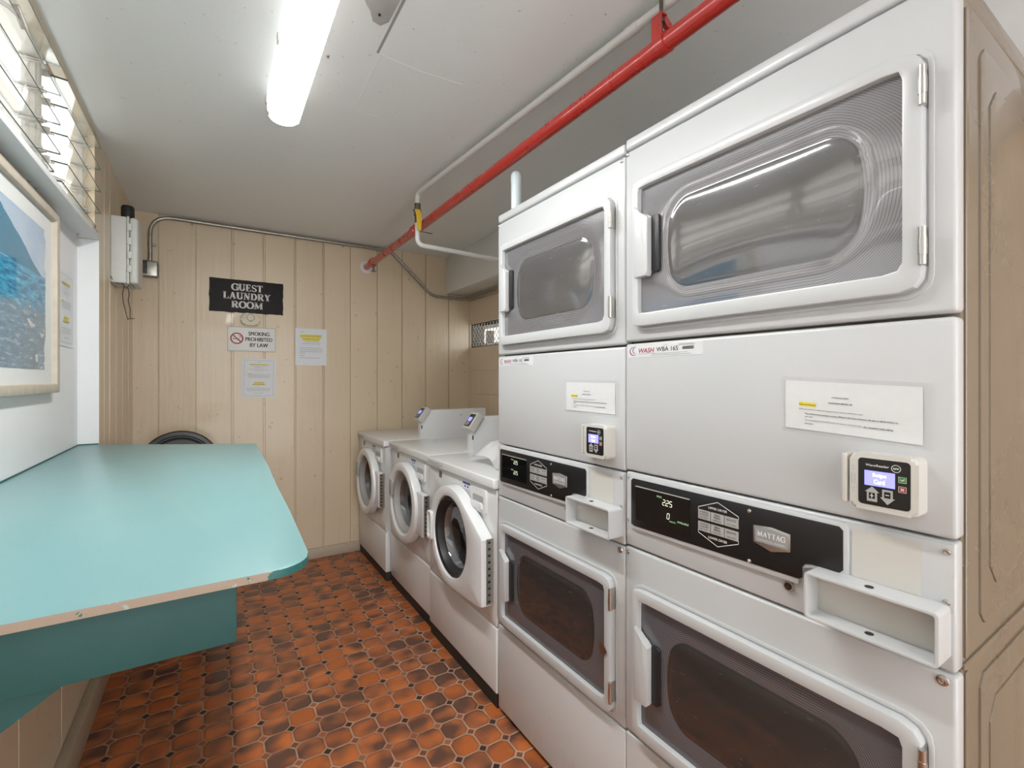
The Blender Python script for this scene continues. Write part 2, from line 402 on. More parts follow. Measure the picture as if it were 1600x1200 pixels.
cid = m.n('ShaderNodeCombineXYZ'); m.t.links.new(ix, cid.inputs[0]); m.t.links.new(iy, cid.inputs[1])
wn = m.n('ShaderNodeTexWhiteNoise'); m.t.links.new(cid.outputs[0], wn.inputs[0])
did = m.n('ShaderNodeCombineXYZ'); m.t.links.new(m.M('FLOOR', m.M('ADD', X, .5)), did.inputs[0]); m.t.links.new(m.M('FLOOR', m.M('ADD', Y, .5)), did.inputs[1])
wd = m.n('ShaderNodeTexWhiteNoise'); m.t.links.new(did.outputs[0], wd.inputs[0])
sh = m.n('ShaderNodeVectorMath', operation='MULTIPLY_ADD'); m.t.links.new(wn.outputs['Color'], sh.inputs[0]); sh.inputs[1].default_value = (7, 7, 7); m.t.links.new(m.scale(g, (1.0, 1.25, 1)), sh.inputs[2])
fl = m.noise(9.5, sh.outputs[0], 1, .3).outputs[0]
flame = m.ramp(m.M('ADD', fl, m.M('MULTIPLY', m.M('SUBTRACT', wn.outputs['Value'], .5), .30)), [(.37, (0,0,0)), (.68, (1,1,1))])
tc = m.mix(wn.outputs['Value'], (.42, .115, .030, 1), (.66, .195, .055, 1))
tc = m.mix(flame, tc, (.13, .062, .042, 1))
edge = m.ramp(m.M('MULTIPLY', d_oct, -1), [(.0, (1,1,1)), (.10, (0,0,0))])
tc = m.mix(m.M('MULTIPLY', edge, .22), tc, (.09, .03, .015, 1))
dc = m.ramp(wd.outputs['Value'], [(.0, (.035,.018,.013)), (.40, (.06,.028,.018)), (.50, (.20,.066,.030)), (1, (.34,.115,.050))])
gn = m.noise(7, g, 5, .65).outputs[0]
near = m.M('MULTIPLY', m.ramp(sx.outputs[0], [(.62, (0,0,0)), (.95, (1,1,1))]), m.ramp(m.noise(11, g, 4, .6).outputs[0], [(.42, (0,0,0)), (.62, (1,1,1))]))
gc = m.mix(m.ramp(gn, [(.35, (0,0,0)), (.7, (1,1,1))]), (.30, .135, .075, 1), (.48, .33, .235, 1)); gc = m.mix(near, gc, (.46, .38, .30, 1))
c = m.mix(dot, gc, dc); c = m.mix(tile, c, tc)
dust = m.M('MULTIPLY', near, m.ramp(m.noise(60, g, 3).outputs[0], [(.5, (0,0,0)), (.75, (1,1,1))])); c = m.mix(m.M('MULTIPLY', dust, .35), c, (.36, .27, .21, 1))
m.P(base=c, rough=m.M('ADD', .30, m.M('MULTIPLY', m.M('SUBTRACT', 1, tile), .35)), coat=0, spec=.35)
hh = m.ramp(m.M('MULTIPLY', d_oct, -1), [(.0, (0,0,0)), (.03, (.55,.55,.55)), (.09, (.85,.85,.85)), (.3, (1,1,1))])
m.bump(m.M('ADD', m.M('MAXIMUM', hh, m.M('MULTIPLY', dot, .5)), m.M('MULTIPLY', m.noise(25, g, 3).outputs[0], .25)), .55, .004); M['tile'] = m.m
# teal table paints
def teal(name, c1, c2, rough, chips=True):
    m = NT(name); g = m.geo(); a = m.noise(1, m.scale(g, (14, 5, 14)), 4).outputs[0]; f = m.noise(1, m.scale(g, (60, 20, 60)), 3).outputs[0]
    sc_ = m.ramp(m.noise(1, m.scale(g, (20, 220, 20)), 2).outputs[0], [(.74, (0,0,0)), (.77, (1,1,1))])
    c = m.mix(a, c1, c2); c = m.mix(m.M('MULTIPLY', sc_, .25), c, (.25, .42, .40, 1))
    m.P(base=c, rough=rough, coat=.15 if rough < .4 else 0, crough=.2); m.bump(f, .25, .002); return m.m
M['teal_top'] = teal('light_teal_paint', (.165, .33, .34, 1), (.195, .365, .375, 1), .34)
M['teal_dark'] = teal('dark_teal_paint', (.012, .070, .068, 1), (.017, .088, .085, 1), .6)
m = NT('chipped_edge_paint'); g = m.geo(); s3 = m.n('ShaderNodeSeparateXYZ'); m.t.links.new(g, s3.inputs[0])
a = m.noise(38, g, 5, .7).outputs[0]
bias = m.ramp(s3.outputs[0], [(.04, (0,0,0)), (.12, (.42,.42,.42))])
k = m.M('GREATER_THAN', m.M('ADD', a, m.M('MULTIPLY', bias, .9)), .64)
k2 = m.M('GREATER_THAN', m.noise(60, g, 3).outputs[0], .66)
c = m.mix(k2, (.34, .265, .20, 1), (.32, .42, .38, 1)); c = m.mix(k, c, (.02, .13, .125, 1))
m.P(base=c, rough=.5); m.bump(a, .6, .002); M['teal_edge'] = m.m
# ridged dryer window: uv (0,0) is the oval centre, |uv| = 1 the oval
OVU, OVZ, OVR, OVB = .207, .108, .045, 9.0
def dryer_glass(name, ridge, flat, inner, line, io=1.9):
    m = NT(name); uvn = m.n('ShaderNodeUVMap'); s2 = m.n('ShaderNodeSeparateXYZ'); m.t.links.new(uvn.outputs[0], s2.inputs[0])
    ax_, az_ = m.M('ABSOLUTE', s2.outputs[0]), m.M('ABSOLUTE', s2.outputs[1])      # metres from the oval centre
    axb = m.M('MULTIPLY', ax_, m.M('ADD', 1.0, m.M('MULTIPLY', m.M('MULTIPLY', az_, az_), OVB)))
    qx, qz = m.M('SUBTRACT', axb, OVU-OVR), m.M('SUBTRACT', az_, OVZ-OVR)
    qx0, qz0 = m.M('MAXIMUM', qx, 0.0), m.M('MAXIMUM', qz, 0.0)
    sd = m.M('SUBTRACT', m.M('ADD', m.M('SQRT', m.M('ADD', m.M('MULTIPLY', qx0, qx0), m.M('MULTIPLY', qz0, qz0))), m.M('MINIMUM', m.M('MAXIMUM', qx, qz), 0.0)), OVR)
    ins = m.M('LESS_THAN', sd, 0.0)
    st = m.M('FRACT', m.M('DIVIDE', sd, .0054)); ln = m.M('MULTIPLY', m.M('LESS_THAN', st, .20), m.M('GREATER_THAN', sd, .004))
    rim = m.ramp(m.M('MULTIPLY', m.M('ABSOLUTE', sd), 100.0), [(.0, (1,1,1)), (.35, (0,0,0))])
    c = m.mix(ln, ridge, line); c = m.mix(ins, c, m.mix(m.noise(6, m.geo(), 4).outputs[0], inner, flat)); c = m.mix(m.M('MULTIPLY', rim, .6), c, (.02, .02, .022, 1))
    scr = m.ramp(m.noise(1, m.scale(m.geo(), (30, 30, 300)), 2).outputs[0], [(.72, (0,0,0)), (.74, (1,1,1))])
    c = m.mix(m.M('MULTIPLY', scr, .2), c, (.5, .5, .5, 1))
    m.P(base=c, rough=.10, coat=(1.0 if io > 1.7 else .5), crough=.02, ior=io)
    m.bump(m.M('MULTIPLY', m.M('SUBTRACT', 1, ln), 1.0), .12, .0006); return m.m
M['dwin_up'] = dryer_glass('upper_dryer_window', (.19, .19, .205, 1), (.11, .11, .112, 1), (.075, .075, .078, 1), (.06, .06, .065, 1))
M['dwin_lo'] = dryer_glass('lower_dryer_window', (.085, .085, .095, 1), (.045, .043, .042, 1), (.030, .028, .027, 1), (.20, .20, .215, 1), 1.5)
# seascape print (uv 0..1)
m = NT('seascape_print'); uvn = m.n('ShaderNodeUVMap'); s2 = m.n('ShaderNodeSeparateXYZ'); m.t.links.new(uvn.outputs[0], s2.inputs[0]); U, Vv = s2.outputs[0], s2.outputs[1]
nz = m.noise(1, m.scale(uvn.outputs[0], (9, 34, 1)), 5, .65).outputs[0]; nb = m.noise(5, uvn.outputs[0], 4).outputs[0]
sea = m.ramp(nz, [(.34, (.012,.11,.24)), (.5, (.03,.30,.52)), (.62, (.10,.46,.66)), (.72, (.50,.70,.80))])
low = m.ramp(nz, [(.35, (.05,.16,.26)), (.55, (.13,.27,.38)), (.72, (.42,.50,.54))])
sea = m.mix(m.ramp(m.M('ADD', Vv, m.M('MULTIPLY', nb, .1)), [(.42, (1,1,1)), (.50, (0,0,0))]), sea, low)
sky = m.mix(nb, (.30, .52, .78, 1), (.62, .70, .80, 1))
mt = m.M('LESS_THAN', Vv, m.M('ADD', m.M('SUBTRACT', 1.18, m.M('MULTIPLY', U, .56)), m.M('MULTIPLY', m.M('SUBTRACT', nb, .5), .08)))
c = m.mix(mt, sky, m.mix(nb, (.02, .16, .30, 1), (.04, .27, .42, 1)))
c = m.mix(m.M('LESS_THAN', Vv, .655), c, sea)
wp = m.M('MULTIPLY', m.M('GREATER_THAN', m.noise(1, m.scale(uvn.outputs[0], (6, 9, 1)), 5, .6).outputs[0], .60), m.M('MULTIPLY', m.M('GREATER_THAN', U, .72), m.M('LESS_THAN', Vv, .42)))
c = m.mix(wp, c, (.55, .58, .55, 1))
m.P(base=c, rough=.15, coat=.6); M['seascape'] = m.m

# ------------------------------------------------------------------ room shell
ZF, ZC = -H, 1.045
XL, XR, YB, YN = -.42, 1.90, 3.70, -1.9
XR2 = XL - .12
mb = MB().box((XL-.4, YN-.2, ZF-.1), (XR+.3, YB+.2, ZF)); struct(mb.build('floor', M['tile']))
mb = MB().box((XL-.2, YN-.2, ZC), (XR+.2, YB+.2, ZC+.12)); ceil = struct(mb.build('ceiling', M['ceiling']))
mb = MB()
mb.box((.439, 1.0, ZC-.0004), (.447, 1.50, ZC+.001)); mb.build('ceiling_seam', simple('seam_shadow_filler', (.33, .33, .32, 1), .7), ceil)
mb = MB().tube([(.452, 1.5, ZC), (.456, 1.72, ZC), (.458, 1.862, ZC)], .0011, 6).tube([(.352, 1.80, ZC), (.46, 1.862, ZC), (.56, 1.865, ZC)], .0008, 6).tube([(.455, 1.5, ZC), (.58, 1.512, ZC), (.74, 1.50, ZC)], .0008, 6)
mb.build('paint_ridge', M['ceiling'], ceil)
mb = MB(); pts = [(.335, 1.20), (.345, 1.30), (.36, 1.322), (.375, 1.335), (.392, 1.372), (.415, 1.378), (.432, 1.35), (.436, 1.1), (.34, 1.1)]
mb.prism([(x, y, ZC+.001) for x, y in pts], (0, 0, -.004), .0015); patch = mb.build('ceiling_patch', simple('bare_plaster', (.52, .51, .48, 1), .7, var=.12, sc=20, bump=.4), ceil)
MB().lathe([(0, 0), (.004, 0), (.004, .004), (0, .004)], (.40, 1.335, ZC-.006), (0, 0, 1), 10).build('screw_hole', M['ink'], patch)
mb = MB().tube([(.31, 1.60, ZC), (.312, 1.603, ZC-.006)], [.006, .003], 8)
mb.build('ceiling_nail', M['galv'], ceil)
mb = MB().tube([(1.045, .42, ZC), (1.045, .42, ZC-.02)], .004, 8).lathe([(.002, 0), (.012, .003), (.012, .008), (.002, .01)], (1.045, .42, ZC-.012), (0, 0, 1), 12)
mb.build('ceiling_hook', M['galv'], ceil)

def siding_profile(a, b, grooves, wide=()):
    """profile points (t, depth) along a wall with V grooves"""
    out = [(a, 0)]
    for q in sorted(grooves):
        if a + .01 < q < b - .01:
            w = .0036
            out += [(q-w, 0), (q-w*.6, -.010), (q+w*.6, -.010), (q+w, 0)]
    out.append((b, 0)); return out
# back wall
gr = [-.292, -.097, .1, .113, .291, .303, .491, .501, .683, .694, .882, 1.088, 1.291, 1.494, 1.704]
prof = siding_profile(XL-.1, 2.0, gr)
mb = MB(); 
lo = [(t, YB - d, ZF) for t, d in prof] + [(2.0, YB+.1, ZF), (XL-.1, YB+.1, ZF)]
mb.prism(lo, (0, 0, ZC-ZF)); struct(mb.build('wall_back', M['siding'], smooth=False))
# left wall: grooved siding between recess and corner, beige dado under the table
YR = 2.69
prof = siding_profile(YR, YB, [2.80, 2.93, 2.945, 3.12, 3.32, 3.52])
mb = MB(); lo = [(XL + d, t, ZF) for t, d in prof] + [(XL-.1, YB, ZF), (XL-.1, YR, ZF)]
mb.prism(lo, (0, 0, ZC-ZF))
prof = siding_profile(YN, YR, [YR-.2*k for k in range(1, 26, 2)])
lo = [(XL + d, t, ZF) for t, d in prof] + [(XL-.1, YR, ZF), (XL-.1, YN, ZF)]
mb.prism(lo, (0, 0, -.30-ZF))
mb.box((XL-.02, 2.60, .64), (XL, YR, ZC)).box((XL-.1, 2.62, .64), (XL-.02, YR, ZC))
mb.box((XL-.1, YN, ZC-.025), (XL, 2.62, ZC))
wl = struct(mb.build('wall_left', M['siding'], smooth=False))
mb = MB().box((XL-.12, YN, -.30), (XL-.07, YR, .606)).box((XL-.07, YR-.001, -.30), (XL-.0005, YR+.012, .606))
struct(mb.build('trim_1', M['white_paint'])); bpy.data.objects['trim_1']['label'] = 'white painted panel recessed behind the teal folding table'
mb = MB().box((XL-.13, YN, .606), (XL+.004, YR-.01, .627), .002)
struct(mb.build('trim_2', M['white_paint'])); bpy.data.objects['trim_2']['label'] = 'white window ledge above the picture'
# right wall of painted block with the vent opening
mb = MB(); hy0, hy1, hz0, hz1 = 2.75, 3.69, .279, .487
g_ = .004
def blocks(y0, y1, z0, z1, off):
    y = y1 - off
    cuts = [y1]
    while y > y0 + .02:
        if y < y1 - .02: cuts.append(y)
        y -= .40
    cuts.append(y0)
    for c1, c0 in zip(cuts, cuts[1:]): mb.box((XR, c0+g_/2, z0+g_/2), (XR+.15, c1-g_/2, z1-g_/2), .003, 1)
z = hz0 - .203*8; row = 0
while z < ZC:
    z1 = min(z+.203, ZC)
    off = .19 if row % 2 == 0 else .39
    if z1 > ZF:
        if abs(z - hz0) < .01:
            blocks(YN, hy0, z, z1, off); blocks(hy1, YB, z, z1, 1)
        else: blocks(YN, YB, max(z, ZF), z1, off)
    z = z1; row += 1
mb.box((XR+.004, YN, ZF), (XR+.14, hy0, ZC)).box((XR+.004, hy0, ZF), (XR+.14, YB, hz0)).box((XR+.004, hy0, hz1), (XR+.14, YB, ZC)).box((XR+.004, hy1, ZF), (XR+.14, YB, ZC))
struct(mb.build('wall_right', M['block']))
mb = MB().box((XL-.3, YN-.12, ZF), (-.25, YN, ZC)).box((1.25, YN-.12, ZF), (XR+.2, YN, ZC)).box((-.25, YN-.12, .86), (1.25, YN, ZC)); struct(mb.build('wall_front', M['siding']))  # unseen wall; its wide opening is added to let in fill daylight
mb = MB().box((1.68, YN, .735), (XR, YB, ZC), .004); struct(mb.build('trim_3', M['ceiling'])); bpy.data.objects['trim_3']['label'] = 'boxed white beam along the ceiling above the machines'
# baseboards
mb = MB().box((XL, YB-.022, ZF), (XR, YB, ZF+.075), .004); struct(mb.build('baseboard_back', M['wood_trim']))
mb = MB().box((XL, YN, ZF), (XL+.034, YB-.022, ZF+.105), .004); struct(mb.build('baseboard_left', M['wood_trim']))
# vent window: expanded diamond mesh
wv3 = empty('window_3', (XR+.03, (hy0+hy1)/2, hz0)); struct(wv3)
mb = MB(); s_ = .050
def strand(p0, p1):
    mb.tube([p0, p1], .0032, 4)
n0 = int((hy1-hy0)/s_)+8
for k in range(-8, n0):
    for sg in (1, -1):
        a0 = hy0 + k*s_; zz0, zz1 = hz0, hz1; dy = (zz1-zz0)*.95
        p0 = [a0, zz0] if sg > 0 else [a0 + 0, zz1]; p1 = [a0+dy, zz1] if sg > 0 else [a0+dy, zz0]
        q0, q1 = 0.0, 1.0
        if p1[0] <= hy0 or p0[0] >= hy1: continue
        if p0[0] < hy0: q0 = (hy0-p0[0])/dy
        if p1[0] > hy1: q1 = (hy1-p0[0])/dy
        A = (p0[0]+dy*q0, p0[1]+(p1[1]-p0[1])*q0); B = (p0[0]+dy*q1, p0[1]+(p1[1]-p0[1])*q1)
        strand((XR+.03+(.002*sg), A[0], A[1]), (XR+.03+(.002*sg), B[0], B[1]))
mb.build('vent_screen', simple('painted_mesh', (.66, .60, .50, 1), .5), wv3)
MB().ring([(XR+.028, y, z) for y, z in ((hy0, hz0), (hy1, hz0), (hy1, hz1), (hy0, hz1))], [(XR+.028, y, z) for y, z in ((hy0+.008, hz0+.008), (hy1-.008, hz0+.008), (hy1-.008, hz1-.008), (hy0+.008, hz1-.008))], (-.006, 0, 0)).build('window_frame', M['dark_rubber'], wv3)
mb = MB()
for a, b in (((XR+.036, hy0, hz0), (XR+.148, hy1, hz0+.003)), ((XR+.036, hy0, hz1-.003), (XR+.148, hy1, hz1)), ((XR+.036, hy1-.003, hz0), (XR+.148, hy1, hz1)), ((XR+.036, hy0, hz0), (XR+.148, hy0+.003, hz1))): mb.box(a, b)
mb.build('jamb_shade_lining', M['outside_dark'], wv3)  # dark lining added to paint the shade on the vent jambs
# what stands outside: walkway wall and overhang beyond the louvres, dark boards added beyond the vent to block the bright sky
mb = MB().box((-1.9, -4, ZF), (-1.8, 6, 1.22)); struct(mb.build('wall_outside', M['outside_wall']))
mb = MB().box((2.9, 2.9, ZF), (3.0, 7.5, .46)).box((2.9, 2.9, .66), (3.0, 7.5, 1.3)).box((2.9, 5.44, .3), (3.0, 7.5, .7)).box((2.06, 3.0, .9), (3.0, 7.5, 1.0)).box((2.9, 5.15, .3), (3.0, 5.19, .62)); struct(mb.build('sky_block_boards', M['outside_dark']))
mb = MB().box((4.2, 3.0, ZF), (4.3, 9.5, 1.6)); struct(mb.build('vent_sky_cover', M['outside_wall']))  # wall added to cover the bright sky seen through the vent

mb = MB().box((-2.6, -4, 1.52), (XL-.2, 6, 1.62)); struct(mb.build('trim_4', simple('overhang_paint', (.50, .47, .42, 1), .7)))
# ------------------------------------------------------------------ louvred windows
def louvre_window(name, y0, y1, ops=True):
    w = empty(name, (XL-.05, (y0+y1)/2, .627)); struct(w)
    mb = MB()
    for yy in (y0-.03, y1+.008):
        mb.box((XL-.065, yy, .627), (XL-.04, yy+.022, ZC-.025)).box((XL-.072, yy+.007, .627), (XL-.066, yy+.015, ZC-.025))
    mb.box((XL-.065, y0-.03, .627), (XL-.035, y1+.03, .636)); mb.box((XL-.065, y0-.03, ZC-.035), (XL-.035, y1+.03, ZC-.025))
    mb.build('window_frame', M['wood_louvre'], w)
    for k in range(5):
        zt = .97 - .0912*k
        b = MB(); tilt = .010
        p = [(XL+.02, zt), (XL-.082, zt+tilt), (XL-.082, zt+tilt+.0055), (XL+.02, zt+.0055)]
        if k == 4: p = [(XL+.005, zt+.034), (XL-.082, zt+.030), (XL-.082, zt+.0355), (XL+.005, zt+.0395)]
        b.prism([(x, y0, z) for x, z in p], (0, y1-y0, 0))
        for f in b.bm.faces:
            f.normal_update()
            if abs(f.normal.x) > .8 or abs(f.normal.y) > .8: f.material_index = 1
        b.build('louvre_pane', [M['glass_clear'], M['glass_edge']], w, smooth=False)
        c = MB()
        for yy, sgn in ((y0, 1), (y1, -1)):
            x0 = XL-.012 if k < 4 else XL-.02
            c.box((XL-.080, yy-.004*sgn, zt+(.0 if k < 4 else .02)), (x0, yy+.010*sgn, zt+(.004 if k < 4 else .024)), .001, 1)
            c.box((XL-.075, yy-.0045*sgn, zt-.003+(0 if k < 4 else .02)), (x0-.008, yy-.001*sgn, zt+.020+(0 if k < 4 else .02)), .001, 1)
            c.lathe([(0, 0), (.007, 0), (.007, .008), (0, .008)], (XL-.052, yy-.012*sgn, zt+.006), (0, 1, 0), 10)
            c.box((XL-.06, yy-.010*sgn, zt-.05), (XL-.052, yy-.006*sgn, zt+.03))
        c.build('louvre_clip', M['clip'], w)
    if ops:
        c = MB().tube([(XL-.06, y0+.02, .67), (XL-.03, y0+.035, .665), (XL+.004, y0+.045, .655)], .006, 8).lathe([(0, 0), (.011, 0), (.012, .02), (0, .02)], (XL-.045, y0+.0, .665), (0, 1, 0), 12)
        c.box((XL-.055, y0-.01, .64), (XL-.03, y0+.02, .69), .003)
        c.build('crank', M['clip'], w)
    return w
M['wood_louvre'] = dirty('louvre_frame_paint', (.66, .63, .57, 1), (.35, .30, .24, 1), rough=.45, coat=0, thr=(.45, .75), sc=30)
M['clip'] = dirty('louvre_clip_metal', (.55, .52, .48, 1), (.22, .16, .12, 1), rough=.35, coat=0, thr=(.5, .7), sc=45, metal=.7)
louvre_window('window_2', 2.065, 2.60)
w1 = louvre_window('window_1', 1.15, 1.983)
louvre_window('window_4', .25, 1.075); louvre_window('window_5', -.66, .175); louvre_window('window_6', -1.6, -.74)
# operator arm on the near bay
MB().tube([(XL-.075, 1.52, .90), (XL+.005, 1.60, .895), (XL+.016, 1.615, .89)], .006, 8).tube([(XL+.016, 1.60, .905), (XL+.024, 1.635, .872)], [.008, .0075], 12).build('operator_arm', M['clip'], w1)
# ------------------------------------------------------------------ fluorescent ceiling light and added fill lamp
def lamp(y0, y1, mat, label):
    t = empty('ceiling_light', (.218, (y0+y1)/2, ZC-.09), label, 'ceiling light', None)
    xc, w, r = .218, .052, .05
    def stad(wd, zz, e=0):
        pts = []
        for k in range(13): a = PI*k/12; pts.append((xc+wd*math.cos(a), y1-r+ (r+e)*math.sin(a), zz))
        for k in range(13): a = PI+PI*k/12; pts.append((xc+wd*math.cos(a), y0+r+ (r+e)*math.sin(a), zz))
        return pts
    mb = MB().prism(stad(.055, ZC), (0, 0, -.068), .003); mb.build('housing', M['lamp_side'], t)
    mb = MB().prism(stad(.049, ZC-.068), (0, 0, -.024), .010, 5)
    for f in mb.bm.faces:
        f.normal_update()
        if abs(f.normal.z) < .6: f.material_index = 1
    mb.build('diffuser', [mat, M['lamp_side']], t)
    n = 4
    for k in range(n):
        yy = y0+.06 + (y1-y0-.13)*k/(n-1)
        for sg in (-1, 1):
            MB().box((xc+sg*.0552, yy, ZC-.056), (xc+sg*.061, yy+.022, ZC-.028), .0015, 1).build('latch', M['silver'], t)
    return t
lamp(.74, 1.955, M['lamp'], 'long glowing fluorescent ceiling light over the teal table')
lamp(-1.75, -.53, M['fill_lamp'], 'added fluorescent fill light behind the camera, out of view')  # unseen lamp added to fill the room from behind the camera

# ------------------------------------------------------------------ folding table
tb = empty('folding_table', (-.18, 1.6, ZF), 'light teal wall-hung folding table with chipped cream edge', 'table')
r = .055
out = [(-.49, .765)]
out += [(.06, .768)]
for k in range(9): a = -PI/2 + (PI/2)*k/8; out.append((.126-r + r*math.cos(a)+.004*k/8, .768+r+ r*math.sin(a)))
out += [(.138, 1.1), (.142, 1.4), (.150, 1.69), (.154, 2.0)]
for k in range(5): a = (PI/2)*k/4; out.append((.158-.018+.018*math.cos(a), 2.335+.018*math.sin(a)))
out += [(-.15, 2.515), (-.419, 2.688), (-.49, 2.688)]
top = MB(); top.prism([(x, y, -.292) for x, y in out], (0, 0, .012), .002, 2)
for f in top.bm.faces:
    f.normal_update()
    if abs(f.normal.z) < .85: f.material_index = 1
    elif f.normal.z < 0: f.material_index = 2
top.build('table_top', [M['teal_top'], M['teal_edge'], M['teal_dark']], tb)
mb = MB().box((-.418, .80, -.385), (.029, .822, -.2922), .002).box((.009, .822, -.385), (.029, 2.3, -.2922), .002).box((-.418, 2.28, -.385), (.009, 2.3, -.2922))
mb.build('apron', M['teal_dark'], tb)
for yy in (.824, 2.2):
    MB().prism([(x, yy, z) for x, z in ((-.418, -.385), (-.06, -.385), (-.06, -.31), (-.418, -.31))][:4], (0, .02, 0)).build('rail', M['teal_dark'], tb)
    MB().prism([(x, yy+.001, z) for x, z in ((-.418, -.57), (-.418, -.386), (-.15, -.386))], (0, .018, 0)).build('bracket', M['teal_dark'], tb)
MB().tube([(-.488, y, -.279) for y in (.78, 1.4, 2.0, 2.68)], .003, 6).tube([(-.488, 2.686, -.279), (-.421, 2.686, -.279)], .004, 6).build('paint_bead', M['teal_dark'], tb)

# ------------------------------------------------------------------ framed picture and notices
def sheet(name, o, right, up, w, h, mat, label, cat, group=None, curl=.0015, seed=0, parent=None):
    """slightly wavy sheet; o = centre"""
    o, right, up = Vector(o), Vector(right), Vector(up); n = right.cross(up); mb = MB(); N = 8; rnd = random.Random(seed)
    ph = rnd.random()*6
    def hh(i, j): return curl*(math.sin(ph+i*.9)+math.cos(ph+j*1.1)+2)*.5 + .0006
    fr = [[o + right*w*(i/N-.5) + up*h*(j/N-.5) + n*hh(i, j) for i in range(N+1)] for j in range(N+1)]
    F_ = [[mb.bm.verts.new(p) for p in row] for row in fr]; B_ = [[mb.bm.verts.new(p-n*.0004) for p in row] for row in fr]
    for j in range(N):
        for i in range(N):
            mb.bm.faces.new((F_[j][i], F_[j][i+1], F_[j+1][i+1], F_[j+1][i])); mb.bm.faces.new((B_[j][i], B_[j+1][i], B_[j+1][i+1], B_[j][i+1]))
    for k in range(N):
        mb.bm.faces.new((F_[0][k], B_[0][k], B_[0][k+1], F_[0][k+1])); mb.bm.faces.new((F_[N][k], F_[N][k+1], B_[N][k+1], B_[N][k]))
        mb.bm.faces.new((F_[k][0], F_[k+1][0], B_[k+1][0], B_[k][0])); mb.bm.faces.new((F_[k][N], B_[k][N], B_[k+1][N], F_[k+1][N]))
    ob = mb.build(name, mat, parent); tag(ob, label, cat, group); return ob
def lines(o, right, up, w, rows, n_off, rnd, lh=.0022):
    """rows: (v, u0, u1) word-dashed lines of small print"""
    mb = MB(); o, right, up = Vector(o), Vector(right), Vector(up); n = right.cross(up)
    for v, a, b in rows:
        u = a
        while u < b:
            l = rnd.uniform(.004, .013)*w/.2; e = min(u+l, b)
            mb.quad(*[o + right*x + up*y + n*n_off for x, y in ((u, v-lh/2), (e, v-lh/2), (e, v+lh/2), (u, v+lh/2))]); u = e + .0018*w/.2
    return mb
def bars(o, right, up, rows, n_off):
    mb = MB(); o, right, up = Vector(o), Vector(right), Vector(up); n = right.cross(up)
    for v, a, b, hh in rows: mb.quad(*[o + right*x + up*y + n*n_off for x, y in ((a, v-hh/2), (b, v-hh/2), (b, v+hh/2), (a, v+hh/2))])
    return mb
def dashes(o, right, up, w, h, n_off, s_=.0075, t=.0022):
    mb = MB(); o, right, up = Vector(o), Vector(right), Vector(up); n = right.cross(up)
    def q(x0, x1, y0, y1): mb.quad(*[o + right*x + up*y + n*n_off for x, y in ((x0, y0), (x1, y0), (x1, y1), (x0, y1))])
    k = int(w/s_)
    for i in range(k):
        x = -w/2 + w*(i+.25)/k
        for y in (-h/2, h/2): q(x, x+s_*.55, y-t/2, y+t/2)
    k = int(h/s_)
    for i in range(k):
        y = -h/2 + h*(i+.25)/k
        for x in (-w/2, w/2): q(x-t/2, x+t/2, y, y+s_*.55)
    return mb
def bordered_notice(o, right, up, w, h, label, seed):
    p = sheet('paper_notice', o, right, up, w, h, M['paper_blue'], label, 'notice', None, .0012, seed)
    rnd = random.Random(seed); k = .0042
    dashes(o, right, up, w*.84, h*.90, k).build('dashed_border', M['ink_grey'], p)
    for hb_ in [(h*.345, -w*.27, w*.27, .008), (-h*.115, -w*.13, w*.16, .009), (-h*.16, -w*.18, w*.18, .009), (h*.1, -w*.33, -w*.2, .006)]: bars(o, right, up, [hb_], k).build('highlighting', M['yellow'], p)
    R = [(h*.40, -w*.06, w*.06), (h*.345, -w*.26, w*.26), (h*.30, -w*.2, w*.2), (h*.265, -w*.12, w*.12), (h*.225, -w*.28, w*.26), (h*.19, -w*.14, w*.14)]
    R += [(h*y, -w*.32, w*.32) for y in (.095, .068, .04, .012)] + [(-h*.115, -w*.13, w*.14), (-h*.16, -w*.17, w*.17), (-h*.21, -w*.03, w*.03)] + [(-h*y, -w*.34, w*.33) for y in (.26, .29, .32)] + [(-h*.385, -w*.15, w*.15)]
    lines(o, right, up, w, R, k+.0003, rnd, .0016).build('small_print', M['ink_grey'], p); return p
LY = V(0, 1, 0)                                       # reading direction on a plane facing +X
pf = empty('framed_picture', (-.485, 1.86, -.045), 'framed seascape photo print in whitewashed wood frame above the teal table', 'picture')
fy0, fy1, fz0, fz1 = 1.36, 2.285, -.045, .588
def rectx(x, y0, y1, z0, z1): return [(x, y0, z0), (x, y1, z0), (x, y1, z1), (x, y0, z1)]
MB().ring(rectx(-.489, fy0, fy1, fz0, fz1), rectx(-.489, fy0+.032, fy1-.032, fz0+.032, fz1-.032), (.026, 0, 0), .005).build('frame', M['frame_wood'], pf)
MB().box((-.488, fy0+.03, fz0+.03), (-.478, fy1-.03, fz1-.03)).build('mat_board', M['matboard'], pf)
iy0, iy1, iz0, iz1 = 1.47, 2.172, .035, .500
rnd = random.Random(4); edge = []
for k in range(20): edge.append((iy0 + (iy1-iy0)*k/20, iz0))
for k in range(26):
    zz = iz0 + (iz1-iz0)*k/26; edge.append((iy1 + (rnd.uniform(-.014, .004) if (k < 7 or k > 18) else rnd.uniform(-.002, .002)), zz))
for k in range(20): edge.append((iy1-.01 - (iy1-iy0)*k/20, iz1))
edge.append((iy0, iz1-.01))
MB().prism([(-.478, y, z) for y, z in edge], (.0015, 0, 0)).build('print', M['seascape'], pf, uv=lambda c: ((c.y-iy0)/(iy1-iy0), (c.z-iz0)/(iz1-iz0)))
bordered_notice((-.489, 2.485, .275), LY, UZ, .216, .29, 'dashed-border paper notice on the white panel right of the framed picture', 11)

